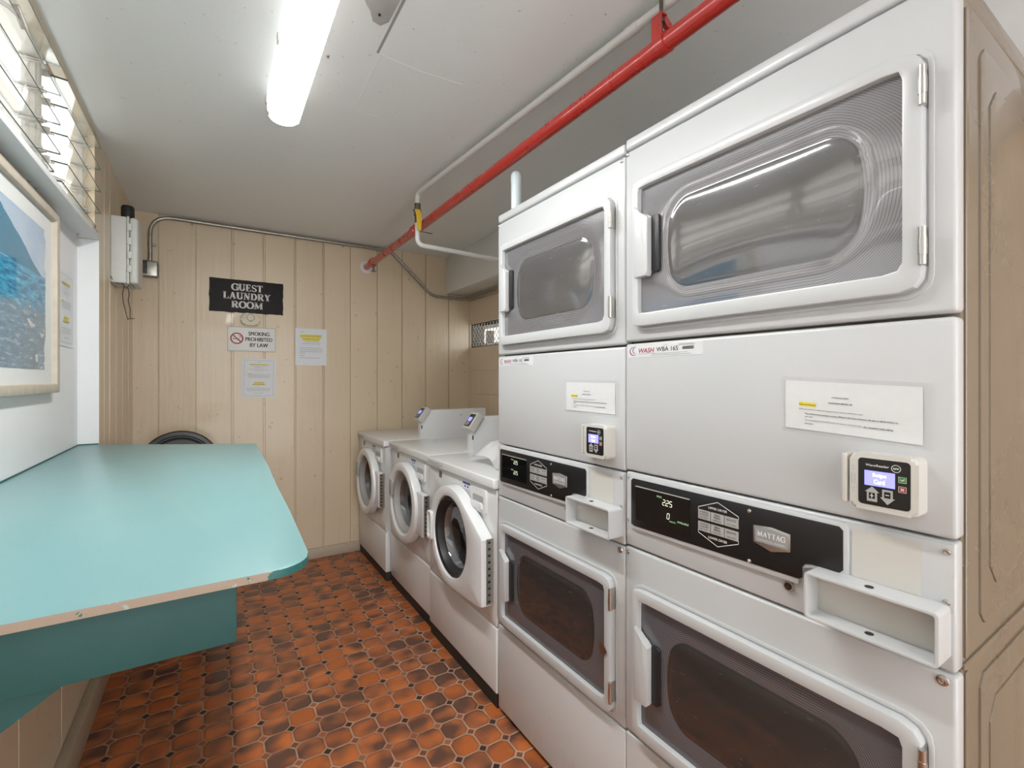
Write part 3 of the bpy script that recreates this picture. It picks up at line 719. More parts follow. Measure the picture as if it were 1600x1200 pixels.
# back wall
yb = YB - .0005
def signpoly(x0, x1, z0, z1, n, amp, rnd):
    P = []
    for k in range(n): P.append((x0+(x1-x0)*k/n, z0+rnd.uniform(-amp, amp)))
    for k in range(n//2): P.append((x1+rnd.uniform(-amp, amp), z0+(z1-z0)*2*k/n))
    for k in range(n): P.append((x1-(x1-x0)*k/n, z1+rnd.uniform(-amp, amp)*.4))
    for k in range(n//2): P.append((x0+rnd.uniform(-amp, amp), z1-(z1-z0)*2*k/n))
    return P
s1 = MB().prism([(x, yb, z) for x, z in signpoly(-.025, .418, .458, .680, 20, .0025, random.Random(3))], (0, -.004, 0)).build('laundry_room_sign', M['sign_black'])
tag(s1, 'worn black wall sign with white serif lettering reading GUEST LAUNDRY ROOM', 'sign')
mb = MB()
for s_, zc, w_ in (('GUEST', .630, .188), ('LAUNDRY', .571, .285), ('ROOM', .512, .19)): serif_text(mb, s_, (.196, yb-.004, zc-.0), RX, UZ, w_, .047)
mb.build('lettering', M['letters'], s1, smooth=False)
dt = MB().prism([(x, yb, z) for x, z in rrect(.154, .274, .372, .452, .034, 8)], (0, -.035, 0), .012, 4).build('alarm_detector', M['detector'])
tag(dt, 'ivory rounded detector between the black sign and the smoking sign', 'detector')
MB().lathe([(.021, 0), (.023, .001), (.025, 0)], (.214, yb-.0355, .425), (0, -1, 0), 24, sx=1.0).build('test_ring', M['ink_grey'], dt)
MB().lathe([(0, 0), (.003, 0), (.003, .002), (0, .002)], (.214, yb-.0352, .398), (0, -1, 0), 10).build('indicator', M['ink'], dt)
text_mb('<<', (.174, yb-.0355, .42), RX, UZ, height=.009).build('marking', M['ink_grey'], dt)
s2_ = MB().prism([(x, yb, z) for x, z in rrect(.079, .370, .195, .361, .003)], (0, -.003, 0), .0008).build('no_smoking_sign', M['paper_white'])
tag(s2_, 'white metal no smoking sign with red prohibition circle', 'sign')
MB().ring([(x, yb-.003, z) for x, z in rrect(.079, .370, .195, .361, .003)], [(x, yb-.003, z) for x, z in rrect(.0815, .3675, .1975, .3585, .003)], (0, -.0006, 0)).build('sign_edge', M['ink_grey'], s2_)
mb = MB(); c0 = V(.134, yb-.0031, .282)
stroke(mb, arc(0, 0, .035, .035, 0, 360, 32), .0085, c0, RX, UZ, V(0, -1, 0), .001); stroke(mb, [(-.024, .024), (.024, -.024)], .0075, c0, RX, UZ, V(0, -1, 0), .0011)
mb.build('prohibition_ring', M['sign_red'], s2_)
mb = MB(); stroke(mb, [(-.024, -.003), (.014, -.003)], .0045, c0, RX, UZ, V(0, -1, 0), .0006); stroke(mb, arc(.012, .013, .008, .006, -90, 120, 8), .0022, c0, RX, UZ, V(0, -1, 0), .0006); stroke(mb, arc(.02, .008, .006, .008, 90, -60, 8), .002, c0, RX, UZ, V(0, -1, 0), .0006)
mb.build('cigarette', M['ink'], s2_)
mb = MB()
for s_, zc, w_ in (('SMOKING', .3175, .128), ('PROHIBITED', .279, .163), ('BY LAW', .2395, .110)): [text_mb(s_, (.267+dx_, yb-.0034-abs(dx_)*.1, zc), RX, UZ, width=w_, height=.0265, mb=mb) for dx_ in (-.0009, 0, .0009)]
mb.build('lettering', M['ink'], s2_, smooth=False)
tl = math.radians(-1.2)
bordered_notice((.266, yb, .012), V(math.cos(tl), 0, math.sin(tl)), V(-math.sin(tl), 0, math.cos(tl)), .213, .270, 'dashed-border paper notice under the no smoking sign', 23)
o = V(.605, yb, .240); n3 = sheet('paper_notice', o, RX, UZ, .214, .268, M['paper_blue'], 'plain paper notice with yellow highlighted heading, right of the no smoking sign', 'notice', None, .0018, 5)
rnd = random.Random(9)
mb = MB(); P = signpoly(-.075, .070, .068, .090, 12, .002, rnd); mb.prism([(o.x+x, o.y-.0045, o.z+z) for x, z in P], (0, -.0003, 0)); mb.build('highlighting', M['yellow'], n3); mb = MB(); P = signpoly(-.058, .058, .046, .066, 12, .002, rnd); mb.prism([(o.x+x, o.y-.0045, o.z+z) for x, z in P], (0, -.0003, 0)); mb.build('highlighting', M['yellow'], n3)
R = [(.108, -.075, -.045), (.079, -.07, .068), (.057, -.055, .055), (.038, -.045, .055), (.024, -.06, .06), (-.008, -.078, .07), (-.021, -.078, .078), (-.034, -.078, .074), (-.047, -.078, -.04), (-.064, -.078, -.05), (-.080, -.078, .055)]
lines(o, RX, UZ, .214, R, .0052, rnd, .0028).build('small_print', M['ink_grey'], n3)

# ------------------------------------------------------------------ electrical box, conduit
eb = empty('utility_box', (XL+.05, 3.04, .47), 'pale grey hinged utility box with black antenna on the left wall', 'electrical box')
MB().box((XL, 2.947, .472), (XL+.062, 3.135, .797), .006, 3).box((XL+.0625, 2.943, .470), (XL+.072, 3.139, .799), .003).build('housing', M['box_grey'], eb)
MB().box((XL+.073, 2.945, .472), (XL+.106, 3.137, .797), .012, 4).build('door', M['box_grey'], eb)
for k in range(4): MB().box((XL+.064, 2.938, .525+k*.068), (XL+.082, 2.946, .560+k*.068), .003).build('hinge', M['box_grey'], eb)
MB().lathe([(0, 0), (.027, 0), (.0265, .055), (.022, .062), (0, .063)], (XL+.062, 2.985, .797), (0, 0, 1), 20).build('antenna', M['black'], eb)
wr = MB().tube([(XL+.04, 2.96, .475), (XL+.05, 2.962, .455), (XL+.044, 2.962, .42), (XL+.048, 2.962, .375), (XL+.06, 2.962, .315), (XL+.066, 2.962, .298)], .0018, 6)
wr.tube([(XL+.05, 2.962, .46), (XL+.065, 2.962, .452), (XL+.07, 2.962, .425), (XL+.066, 2.962, .39), (XL+.074, 2.962, .35), (XL+.073, 2.962, .305), (XL+.085, 2.962, .300)], .0018, 6)
wr.tube([(XL+.002, 2.943, .50), (XL+.012, 2.95, .478), (XL+.03, 2.955, .466), (XL+.05, 2.96, .470), (XL+.058, 2.962, .445), (XL+.07, 2.962, .468)], .0018, 6)
wr.tube([(XL+.060, 2.962, .297), (XL+.092, 2.962, .304)], .0016, 6)
wr.build('loose_wire', M['black'], eb)
cd = empty('conduit_run', (-.33, 3.67, .64), 'bent galvanised conduit along the top of the back wall with junction box', 'conduit')
MB().box((-.395, YB-.052, .637), (-.289, YB, .738), .010, 3).build('junction_box', M['galv'], cd)
MB().box((-.395, YB-.056, .655), (-.345, YB-.052, .735), .002).box((-.395, YB-.062, .69), (-.35, YB-.055, .73), .002).build('box_plug', M['black'], cd)
def bend(p0, p1, p2, r, n=7):
    p0, p1, p2 = Vector(p0), Vector(p1), Vector(p2); a = p1 + (p0-p1).normalized()*r; b = p1 + (p2-p1).normalized()*r
    return [a*(1-t)**2 + p1*2*t*(1-t) + b*t*t for t in [k/n for k in range(n+1)]]
yc = YB - .02
pth = [V(-.333, yc, .738)] + bend((-.333, yc, .74), (-.333, yc, 1.026), (1, yc, 1.026), .12) + bend((0, yc, 1.026), (1.19, yc, 1.026), (1.50, yc, .76), .06) + bend((1.3, yc, .93), (1.545, yc, .700), (1.8, yc, .700), .05) + bend((1.6, yc, .70), (1.875, yc, .700), (1.875, 3.2, .700), .06) + [V(1.875, 2.4, .700)]
MB().tube(pth, .0115, 12).build('conduit', M['galv'], cd)
def strap(x, y, z, d, side):
    d = Vector(d).normalized(); p = V(x, y, z)
    MB().tube([p - d*.008, p + d*.008], .0135, 12).box(p + Vector(side)*.012 - V(.008, .004, .008) , p + Vector(side)*.026 + V(.004, .01, .006), .001, 1).build('strap', M['galv'], cd)
strap(-.333, yc, .845, (0, 0, 1), (1, 0, 0)); strap(-.115, yc, 1.026, (1, 0, 0), (0, 0, -1)); strap(.83, yc, 1.026, (1, 0, 0), (0, 0, -1)); strap(1.39, yc, .845, (1, 0, -.88), (0, 0, 0)); strap(1.875, 3.40, .70, (0, 1, 0), (0, 0, -1)); strap(1.72, yc, .70, (1, 0, 0), (0, 0, -1))

# ------------------------------------------------------------------ pipes
rp = empty('sprinkler_pipe', (1.003, 1.5, .874), 'bright red fire pipe hanging below the ceiling', 'pipe')
PXr, PZ, PR = 1.003, .885, .0235
pz = lambda y: .885 - .004*(y-1)
MB().tube([(PXr, YB-.01, pz(3.7)), (PXr, 2.65, pz(2.65)), (PXr, -2.2, pz(-2.2))], PR, 20).build('pipe', M['red'], rp)
for yy, ln in ((3.50, .05), (2.62, .06)):
    mb = MB().lathe([(PR, 0), (PR+.004, .002), (PR+.004, ln*.3), (PR+.008, ln*.35), (PR+.008, ln*.65), (PR+.004, ln*.7), (PR+.004, ln-.002), (PR, ln)], (PXr, yy, pz(yy)), (0, 1, 0), 20)
    mb.box((PXr-.006, yy+ln*.3, pz(yy)+PR), (PXr+.006, yy+ln*.7, pz(yy)+PR+.014), .002); mb.build('coupling', M['red'], rp)
MB().tube([(PXr, 3.50, pz(3.5)-PR), (PXr, 3.50, pz(3.5)-.068)], .007, 8).box((PXr-.018, 3.496, pz(3.5)-.072), (PXr+.018, 3.504, pz(3.5)-.066)).build('drain_cock', M['brass'], rp)
MB().lathe([(PR, 0), (.052, 0), (.050, .008), (PR, .012)], (PXr, YB-.0005, pz(3.7)), (0, -1, 0), 28).build('escutcheon', M['plastic_white'], rp)
yh = .835
mb = MB().lathe([(PR, 0), (PR+.003, 0), (PR+.003, .032), (PR, .032)], (PXr, yh-.016, pz(yh)), (0, 1, 0), 24, close=True)
mb.box((PXr-PR-.0035, yh-.016, pz(yh)), (PXr-PR-.0005, yh+.016, pz(yh)+.068)).box((PXr+PR+.0005, yh-.016, pz(yh)), (PXr+PR+.0035, yh+.016, pz(yh)+.05)).box((PXr-PR-.003, yh-.016, pz(yh)+.065), (PXr-.004, yh+.016, pz(yh)+.068))
mb.tube([(PXr+PR+.002, yh, pz(yh)+.05), (PXr-.002, yh, pz(yh)+.070)], .012, 6)
hg = mb.build('hanger', M['red'], rp)
MB().tube([(PXr-.008, yh, pz(yh)+.03), (PXr-.008, yh, ZC)], .005, 8).lathe([(0, 0), (.011, 0), (.011, .01), (0, .01)], (PXr-.008, yh, pz(yh)+.052), (0, 0, 1), 6).build('hanger_rod', M['brass'], hg)
wp_ = empty('water_pipe', (.93, 2.4, .73), 'narrow white water pipe with yellow-handled valve beside the red pipe', 'pipe')
A0, A1 = V(1.03, .55, .995), V(.935, 2.43, 1.012)
pth = [V(1.10, -1.5, .995), A0] + bend(A0, A1, (.935, 2.43, .7), .035) + bend((.935, 2.43, .98), (.935, 2.43, .733), (1.7, 2.43, .72), .04) + [V(1.70, 2.43, .715)]
MB().tube(pth, .0132, 14).build('pipe', M['pvc'], wp_)
MB().tube([A0.lerp(A1, .20), A0.lerp(A1, .222)], .0155, 14).build('joint', M['pvc'], wp_)
mb = MB().tube([(.935, 2.43, .955), (.935, 2.43, .925)], .0175, 8).tube([(.935, 2.43, .925), (.935, 2.43, .89)], .0205, 12).tube([(.935, 2.43, .89), (.935, 2.43, .85)], .0165, 8).tube([(.935, 2.43, .905), (.905, 2.40, .905)], .009, 8)
vv = mb.build('valve', M['brass'], wp_)
MB().prism([(x, 2.395, z) for x, z in ((.905, .91), (.935, .912), (.945, .88), (.94, .80), (.918, .80), (.915, .88))], (0, -.006, 0), .002).build('valve_handle', M['yellow_grip'], vv)
MB().tube([(.935, 2.395, .81), (.95, 2.39, .795), (1.0, 2.38, .79)], .0025, 6).build('handle_wire', M['brass'], vv)
el = MB().tube([V(1.01, 1.56, .632)] + bend((1.01, 1.56, .64), (1.01, 1.56, .815), (1.13, 1.76, .815), .035) + [V(1.05, 1.627, .815)], .0205, 16).build('pipe_elbow', M['pvc_blue'])
tag(el, 'short pale blue-white pipe elbow standing up from the dryer top beside the red pipe', 'pipe fitting')

# ------------------------------------------------------------------ dryers (local: x = depth behind the front, u = 0..DW from the far edge, placed by the root)
DW = .680
def slab(u0, u1, z0, z1, x0=0.0, x1=.03, bev=.006, seg=3, mb=None, r=None):
    mb = mb or MB(); mb.box((x0, -u0, z0), (x1, -u1, z1), bev, seg); return mb
def plate(pts, x0, th, mat, name, parent, bev=.0):
    return MB().prism(FX(pts, x0), (-th, 0, 0), bev).build(name, mat, parent)
def screw(u, z, parent, x=0.0, r=.006, mat=None):
    mb = MB().lathe([(0, .0035), (r*.25, .0035), (r*.3, .0022), (r*.55, .0028), (r*.9, .0018), (r, 0), (0, 0)], (x, -u, z), (-1, 0, 0), 12)
    return mb.build('screw', mat or M['steel'], parent)
SEG = {'0': 'abcdef', '1': 'bc', '2': 'abged', '5': 'afgcd', '3': 'abgcd'}
def seven(mb, s, o, right, up, h, dd=.0004, tilt=.12):
    o, right, up = Vector(o), Vector(right), Vector(up); n = right.cross(up); w = h*.5; x = 0; g = h*.03
    S = {'a': ((0, h), (w, h)), 'b': ((w, h), (w, h/2)), 'c': ((w, h/2), (w, 0)), 'd': ((0, 0), (w, 0)), 'e': ((0, 0), (0, h/2)), 'f': ((0, h/2), (0, h)), 'g': ((0, h/2), (w, h/2))}
    for c in s:
        if c == '.':
            stroke(mb, [(x-w*.30, 0), (x-w*.12, 0)], h*.1, o, right, up, n, dd); continue
        for k in SEG[c]:
            (ax, ay), (bx, by) = S[k]; L = math.hypot(bx-ax, by-ay); dx, dy = (bx-ax)/L*g, (by-ay)/L*g
            stroke(mb, [(x+ax+dx+tilt*(ay+dy), ay+dy), (x+bx-dx+tilt*(by-dy), by-dy)], h*.10, o, right, up, n, dd)
        x += w*1.55
def loop_by_angle(fn, N=96): return [fn(2*PI*k/N) for k in range(N)]
def rr_angle(u0, u1, z0, z1, r, N=120):
    """rounded rectangle sampled evenly by perimeter so that two of them pair up"""
    base = rrect(u0, u1, z0, z1, r, 8); c = ((u0+u1)/2, (z0+z1)/2); out = []
    m = len(base)
    for k in range(N):
        a = 2*PI*k/N; dx, dz = math.cos(a)*(u1-u0), math.sin(a)*(z1-z0); best = None
        for i in range(m):
            p, q = base[i], base[(i+1) % m]; ex, ez = q[0]-p[0], q[1]-p[1]
            den = dx*ez - dz*ex
            if abs(den) < 1e-12: continue
            t = ((p[0]-c[0])*ez - (p[1]-c[1])*ex)/den; s_ = ((p[0]-c[0])*dz - (p[1]-c[1])*dx)/den
            if t > 0 and -1e-6 <= s_ <= 1+1e-6: best = t; break
        out.append((c[0]+dx*best, c[1]+dz*best))
    return out
def dryer_door(root, z0, z1, wz0, wz1, oc, oh, hz, hinge_z, mat, name, rust=False):
    u0, u1, w0, w1_ = .038, .643, .062, .617
    d = MB().ring(FX(rr_angle(u0, u1, z0, z1, (.02, .03, .03, .02)), .002), FX(rr_angle(w0, w1_, wz0, wz1, (.006, .018, .012, .006)), .002), (-.022, 0, 0), .0035).build(name, M['enamel'], root)
    MB().ring(FX(rr_angle(u0-.010, u1+.010, z0-.010, z1+.010, .035), .0005), FX(rr_angle(u0-.002, u1+.003, z0-.003, z1+.002, .03), .0005), (-.003, 0, 0), .0012).build('door_surround', M['enamel'], root)
    # window: ridged border that dips towards a bulging oval
    cu, hu = .352, .210; cz, hz_ = oc, oh
    mb = MB(); NU, NZ = 110, 66; G = []
    for j in range(NZ+1):
        row = []
        for i in range(NU+1):
            u = w0-.003 + (w1_-w0+.006)*i/NU; z = wz0-.003 + (wz1-wz0+.006)*j/NZ
            au, az = abs(u-cu), abs(z-cz); au *= 1+OVB*az*az; qx, qz = au-(OVU-OVR), az-(OVZ-OVR)
            sd = math.hypot(max(qx, 0), max(qz, 0)) + min(max(qx, qz), 0) - OVR
            if sd >= 0: x = -.006 + .003*math.exp(-(sd/.014)**1.5)
            else: x = -.003 - .0025*(1-math.exp(sd/.006)) - .004*max(0, 1-(au/OVU)**2)*max(0, 1-(az/OVZ)**2)
            row.append(mb.bm.verts.new((x, -u, z)))
        G.append(row)
    for j in range(NZ):
        for i in range(NU): mb.bm.faces.new((G[j][i], G[j][i+1], G[j+1][i+1], G[j+1][i]))
    win = mb.build('window', mat, d, uv=lambda c: (-c.y-cu, c.z-cz), ang=180)
    ha, hb = hz
    MB().prism(FX([(w0-.004, ha-.004), (w0-.004, hb+.022), (w0+.004, hb+.010), (w0+.018, hb), (w0+.030, hb-.006), (w0+.040, hb-.016), (w0+.040, ha+.008), (w0+.034, ha-.004)][::-1], -.010), (-.020, 0, 0), .003).build('handle', M['enamel'], d)
    MB().prism(FX(rrect(w0+.038, w0+.064, ha+.004, hb-.010, .008), -.004), (-.010, 0, 0), .002).build('handle_recess', M['black'], d)
    for a, b in hinge_z:
        MB().tube([(-.021, -(u1+.001), a), (-.021, -(u1+.001), b)], .0055, 12).tube([(-.021, -(u1+.001), a+(b-a)*.27), (-.021, -(u1+.001), a+(b-a)*.70)], .0063, 12).box((-.016, -(u1-.014), a), (-.001, -(u1+.002), b)).build('hinge', M['steel'], d)
    if rust: MB().prism(FX([(.600, -.745), (.622, -.748), (.632, -.76), (.622, -.775), (.604, -.772)], -.0225), (-.0012, 0, 0)).build('rust_spot', M['rust'], d)
    return d
def reader_face(mb_parent, o, right, up, w, h, full=True):
    """black key plate of the card reader; o = centre of the plate"""
    o, right, up = Vector(o), Vector(right), Vector(up); n = right.cross(up)
    def P2(pts, d): return [o + right*(a*w) + up*(b*h) + n*d for a, b in pts]
    def add(pts, d, th, mat, name): return MB().prism(P2(pts, d), n*th).build(name, mat, mb_parent)
    rr = [((a)/w, (b)/h) for a, b in rrect(-w/2, w/2, -h/2, h/2, .006*w/.075)]
    add(rr, 0, .0008, M['black_panel'], 'key_plate')
    add([(-.37, -.08), (.22, -.08), (.22, .24), (-.37, .24)], .0008, .0006, M['lcd'], 'screen')
    add([(.29, .07), (.43, .07), (.43, .19), (.29, .19)], .0008, .0008, M['key_green'], 'accept_key')
    add([(.29, -.13), (.43, -.13), (.43, -.01), (.29, -.01)], .0008, .0008, M['key_red'], 'cancel_key')
    up_a = [(-.32, -.42), (-.12, -.42), (-.12, -.22), (-.08, -.22), (-.22, -.10), (-.36, -.22), (-.32, -.22)]
    dn_a = [(-.02, -.13), (.18, -.13), (.18, -.30), (.22, -.30), (.08, -.44), (-.06, -.30), (-.02, -.30)]
    add(up_a, .0008, .0008, M['grey_key'], 'plus_key'); add(dn_a, .0008, .0008, M['grey_key'], 'minus_key')
    if full:
        add([(-.28, -.36), (-.16, -.36), (-.16, -.23), (-.28, -.23)], .0017, .0002, M['black_panel'], 'key_mark'); add([(.02, -.30), (.14, -.30), (.14, -.17), (.02, -.17)], .0017, .0002, M['black_panel'], 'key_mark')
        mb = MB()
        for c, l in (((-.22, -.295), 1), ((.08, -.235), 0)):
            stroke(mb, [(c[0]*w-.035*w, c[1]*h), (c[0]*w+.035*w, c[1]*h)], .0012, o, right, up, n, .0021)
            if l: stroke(mb, [(c[0]*w, c[1]*h-.05*h), (c[0]*w, c[1]*h+.05*h)], .0012, o, right, up, n, .0021)
        stroke(mb, [(.325*w, .135*h), (.35*w, .11*h), (.40*w, .15*h)], .0012, o, right, up, n, .0018)
        stroke(mb, [(.33*w, -.10*h), (.39*w, -.04*h)], .0012, o, right, up, n, .0018); stroke(mb, [(.33*w, -.04*h), (.39*w, -.10*h)], .0012, o, right, up, n, .0018)
        for pts in ([(.29, .07), (.43, .07), (.43, .19), (.29, .19)], [(.29, -.13), (.43, -.13), (.43, -.01), (.29, -.01)]): stroke(mb, [(a*w, b*h) for a, b in pts], .0006, o, right, up, n, .0018, closed=True)
        text_mb('WaveReader', o + right*(-.12*w) + up*(.36*h) + n*.001, right, up, width=.46*w, height=.05*h, mb=mb, bold=.01)
        stroke(mb, arc(.24*w, .345*h, .085*w, .075*h, 0, 360, 20), .0008, o, right, up, n, .001); text_mb('spin', o + right*(.24*w) + up*(.345*h) + n*.001, right, up, width=.11*w, mb=mb, bold=.02)
        mb.build('key_lettering', M['ink_white'], mb_parent, smooth=False)
        mb = MB(); text_mb('Swipe', o + right*(-.075*w) + up*(.145*h) + n*.0016, right, up, width=.27*w, height=.105*h, mb=mb, bold=.02); text_mb('Card', o + right*(-.075*w) + up*(.015*h) + n*.0016, right, up, width=.21*w, height=.10*h, mb=mb, bold=.02)
        mb.build('screen_lettering', M['lcd_text'], mb_parent, smooth=False)
def asset_sticker(root, u0, z0, number, first=True):
    s_ = plate([(u0, z0-.030), (u0+.232, z0-.031), (u0+.232, z0), (u0, z0)], .0, .0006, M['paper'], 'asset_sticker', root)
    o = V(-.0006, -u0, z0-.0155)
    def at(du, dz): return o + RY*du + UZ*dz
    mb = MB(); text_mb('WASH', at(.063, .002), RY, UZ, width=.052, height=.0125, bold=.02, shear=.2, mb=mb)
    stroke(mb, arc(.024, .002, .016, .0115, 100, 290, 14), [.0004+.0028*math.sin(PI*k/14) for k in range(15)], o, RY, UZ, V(-1, 0, 0), .0004)
    mb.build('red_lettering', M['ink_red'], s_, smooth=False)
    mb = MB(); stroke(mb, arc(.031, .0035, .013, .0095, 90, 270, 14), [.0004+.0022*math.sin(PI*k/14) for k in range(15)], o, RY, UZ, V(-1, 0, 0), .0004); mb.build('blue_swirl', M['ink_blue'], s_)
    mb = MB(); text_mb(number, at(.130, .003), RY, UZ, width=.066, height=.0115, bold=.012, mb=mb)
    for k in range(22):
        u = .176 + k*.00145; mb.quad(*[at(a, b)+V(-.0004, 0, 0) for a, b in ((u, -.001), (u+.0008, -.001), (u+.0008, .0065), (u, .0065))])
    mb.build('black_lettering', M['ink'], s_, smooth=False)
    rnd = random.Random(5); lines(o, RY, UZ, .07, [(-.0075, .085, .19), (-.0115, .08, .20), (-.0065, .038, .092), (.0125, .165, .205), (.0100, .165, .212), (.0125, .012, .028), (.0118, .118, .133)], .0004, rnd, .0012).build('small_print', M['ink_grey'], s_)
    return s_
def control_panel(root, lines2):
    zt = -.268
    blk = [(.028, -.390), (.040, -.3935), (.455, -.3935+.008), (.4605, -.381), (.4605, -.360), (.466, -.3525), (.478, -.3505), (.523, -.3505), (.529, -.3445), (.529, -.274), (.523, -.268), (.034, -.268), (.028, -.274)]
    o = [(.019, -.400), (.455, -.397), (.4535, -.380), (.4535, -.350), (.462, -.343), (.519, -.3425)]
    # white raised bezel follows the black plate
    bez = [(.018, -.396), (.026, -.403), (.452, -.398), (.455, -.392), (.4555, -.372), (.462, -.3595), (.475, -.3575), (.530, -.3575), (.537, -.350), (.537, -.268), (.530, -.260), (.026, -.260), (.018, -.268)]
    f = MB().prism(FX(bez, .0), (-.006, 0, 0), .0025).build('control_bezel', M['enamel'], root)
    cp = MB().prism(FX(blk, -.0055), (-.0022, 0, 0), .0008).build('control_plate', M['black_panel'], root)
    x = -.0078
    plate([(.045, -.374), (.212, -.370), (.212, -.286), (.045, -.286)], x, .0006, M['black_gloss'], 'display', cp)
    MB().prism(FX([(.045, -.2875), (.212, -.2875), (.212, -.2850), (.045, -.2850)], x-.0006), (-.0012, 0, 0)).build('display_edge', M['grey_key'], cp)
    mb = MB(); oo = V(x-.0007, 0, 0)
    if lines2:
        seven(mb, '2.25', (x-.0007, -.128, -.312), RY, UZ, .0125); seven(mb, '2.25', (x-.0007, -.128, -.350), RY, UZ, .0125)
    else:
        seven(mb, '2.25', (x-.0007, -.133, -.3165), RY, UZ, .0135); seven(mb, '0', (x-.0007, -.146, -.3475), RY, UZ, .0135)
    mb.build('display_digits', M['led'], cp, smooth=False)
    mb = MB()
    if lines2: text_mb('PRICE', (x-.0007, -.118, -.2975), RY, UZ, width=.014, mb=mb); text_mb('PRICE', (x-.0007, -.118, -.335), RY, UZ, width=.014, mb=mb)
    else: text_mb('PRICE', (x-.0007, -.123, -.2985), RY, UZ, width=.015, mb=mb); text_mb('MINUTES', (x-.0007, -.163, -.352), RY, UZ, width=.018, mb=mb); text_mb('AVAILABLE', (x-.0007, -.193, -.3475), RY, UZ, width=.032, mb=mb)
    mb.build('display_lettering', M['led_green'], cp, smooth=False)
    mb = MB(); nx = V(-1, 0, 0)
    stroke(mb, [(.235, -.3035), (.235, -.2975), (.284, -.2775), (.333, -.2975), (.333, -.3035)], .0014, V(x, 0, 0), RY, UZ, nx, .0004)
    stroke(mb, [(.235, -.3495), (.235, -.3555), (.284, -.3755), (.333, -.3555), (.333, -.3495)], .0014, V(x, 0, 0), RY, UZ, nx, .0004)
    text_mb('UPPER DRYER', (x-.0004, -.284, -.2935), RY, UZ, width=.046, height=.0052, bold=.012, mb=mb); text_mb('LOWER DRYER', (x-.0004, -.284, -.3600), RY, UZ, width=.046, height=.0052, bold=.012, mb=mb)
    mb.build('panel_lettering', M['ink_white'], cp, smooth=False)
    for r_, zc in enumerate((-.3130, -.3400)):
        for c_, (u0, u1, a, b, cc) in enumerate(((.235, .266, 'WHITES', '& COLORS', 'HIGH HEAT'), (.2675, .2995, 'PERM', 'PRESS', 'MEDIUM HEAT'), (.301, .333, 'DELICATES', '', 'LOW HEAT'))):
            bt = plate([(u0, zc-.0105), (u1, zc-.0105), (u1, zc+.0105), (u0, zc+.0105)], x, .001, M['grey_key'], 'cycle_key', cp)
            m2 = MB(); mu = (u0+u1)/2; xx = x-.0013
            text_mb(a, (xx, -mu, zc+(.0062 if b else .0045)), RY, UZ, width=.0225 if len(a) > 5 else .014, height=.0042, mb=m2)
            if b: text_mb(b, (xx, -mu, zc+.0005), RY, UZ, width=.0225 if len(b) > 5 else .016, height=.0042, mb=m2)
            text_mb(cc, (xx, -mu, zc-.0058), RY, UZ, width=.022, height=.0030, mb=m2)
            m2.build('cycle_key_lettering', M['ink'], cp, smooth=False)
    sh = [(.366, -.3395), (.403, -.3500), (.4395, -.3395), (.4395, -.3055), (.403, -.3010), (.366, -.3055)]
    sh2 = [(.369, -.3375), (.403, -.3470), (.4365, -.3375), (.4365, -.3080), (.403, -.3040), (.369, -.3080)]
    bg = MB().prism(FX(sh, x), (-.0022, 0, 0), .0008).build('maker_badge', M['silver'], cp)
    sh3 = [(.3705, -.3365), (.403, -.3365), (.435, -.3365), (.435, -.3090), (.403, -.3055), (.3705, -.3090)]
    # dark field, lettering
    plate(sh3, x-.0022, .0004, M['ink_grey'], 'badge_field', cp)
    mb = serif_text(MB(), 'MAYTAG', (x-.0027, -.403, -.3185), RY, UZ, .056, .0115, .0003); text_mb('COMMERCIAL LAUNDRY', (x-.0027, -.403, -.3310), RY, UZ, width=.056, height=.0042, mb=mb)
    mb.build('badge_lettering', M['ink_white'], cp, smooth=False)
    screw(.357, -.2785, cp, x, .0045, M['chrome']); screw(.357, -.3825, cp, x, .0045, M['chrome'])
    return cp
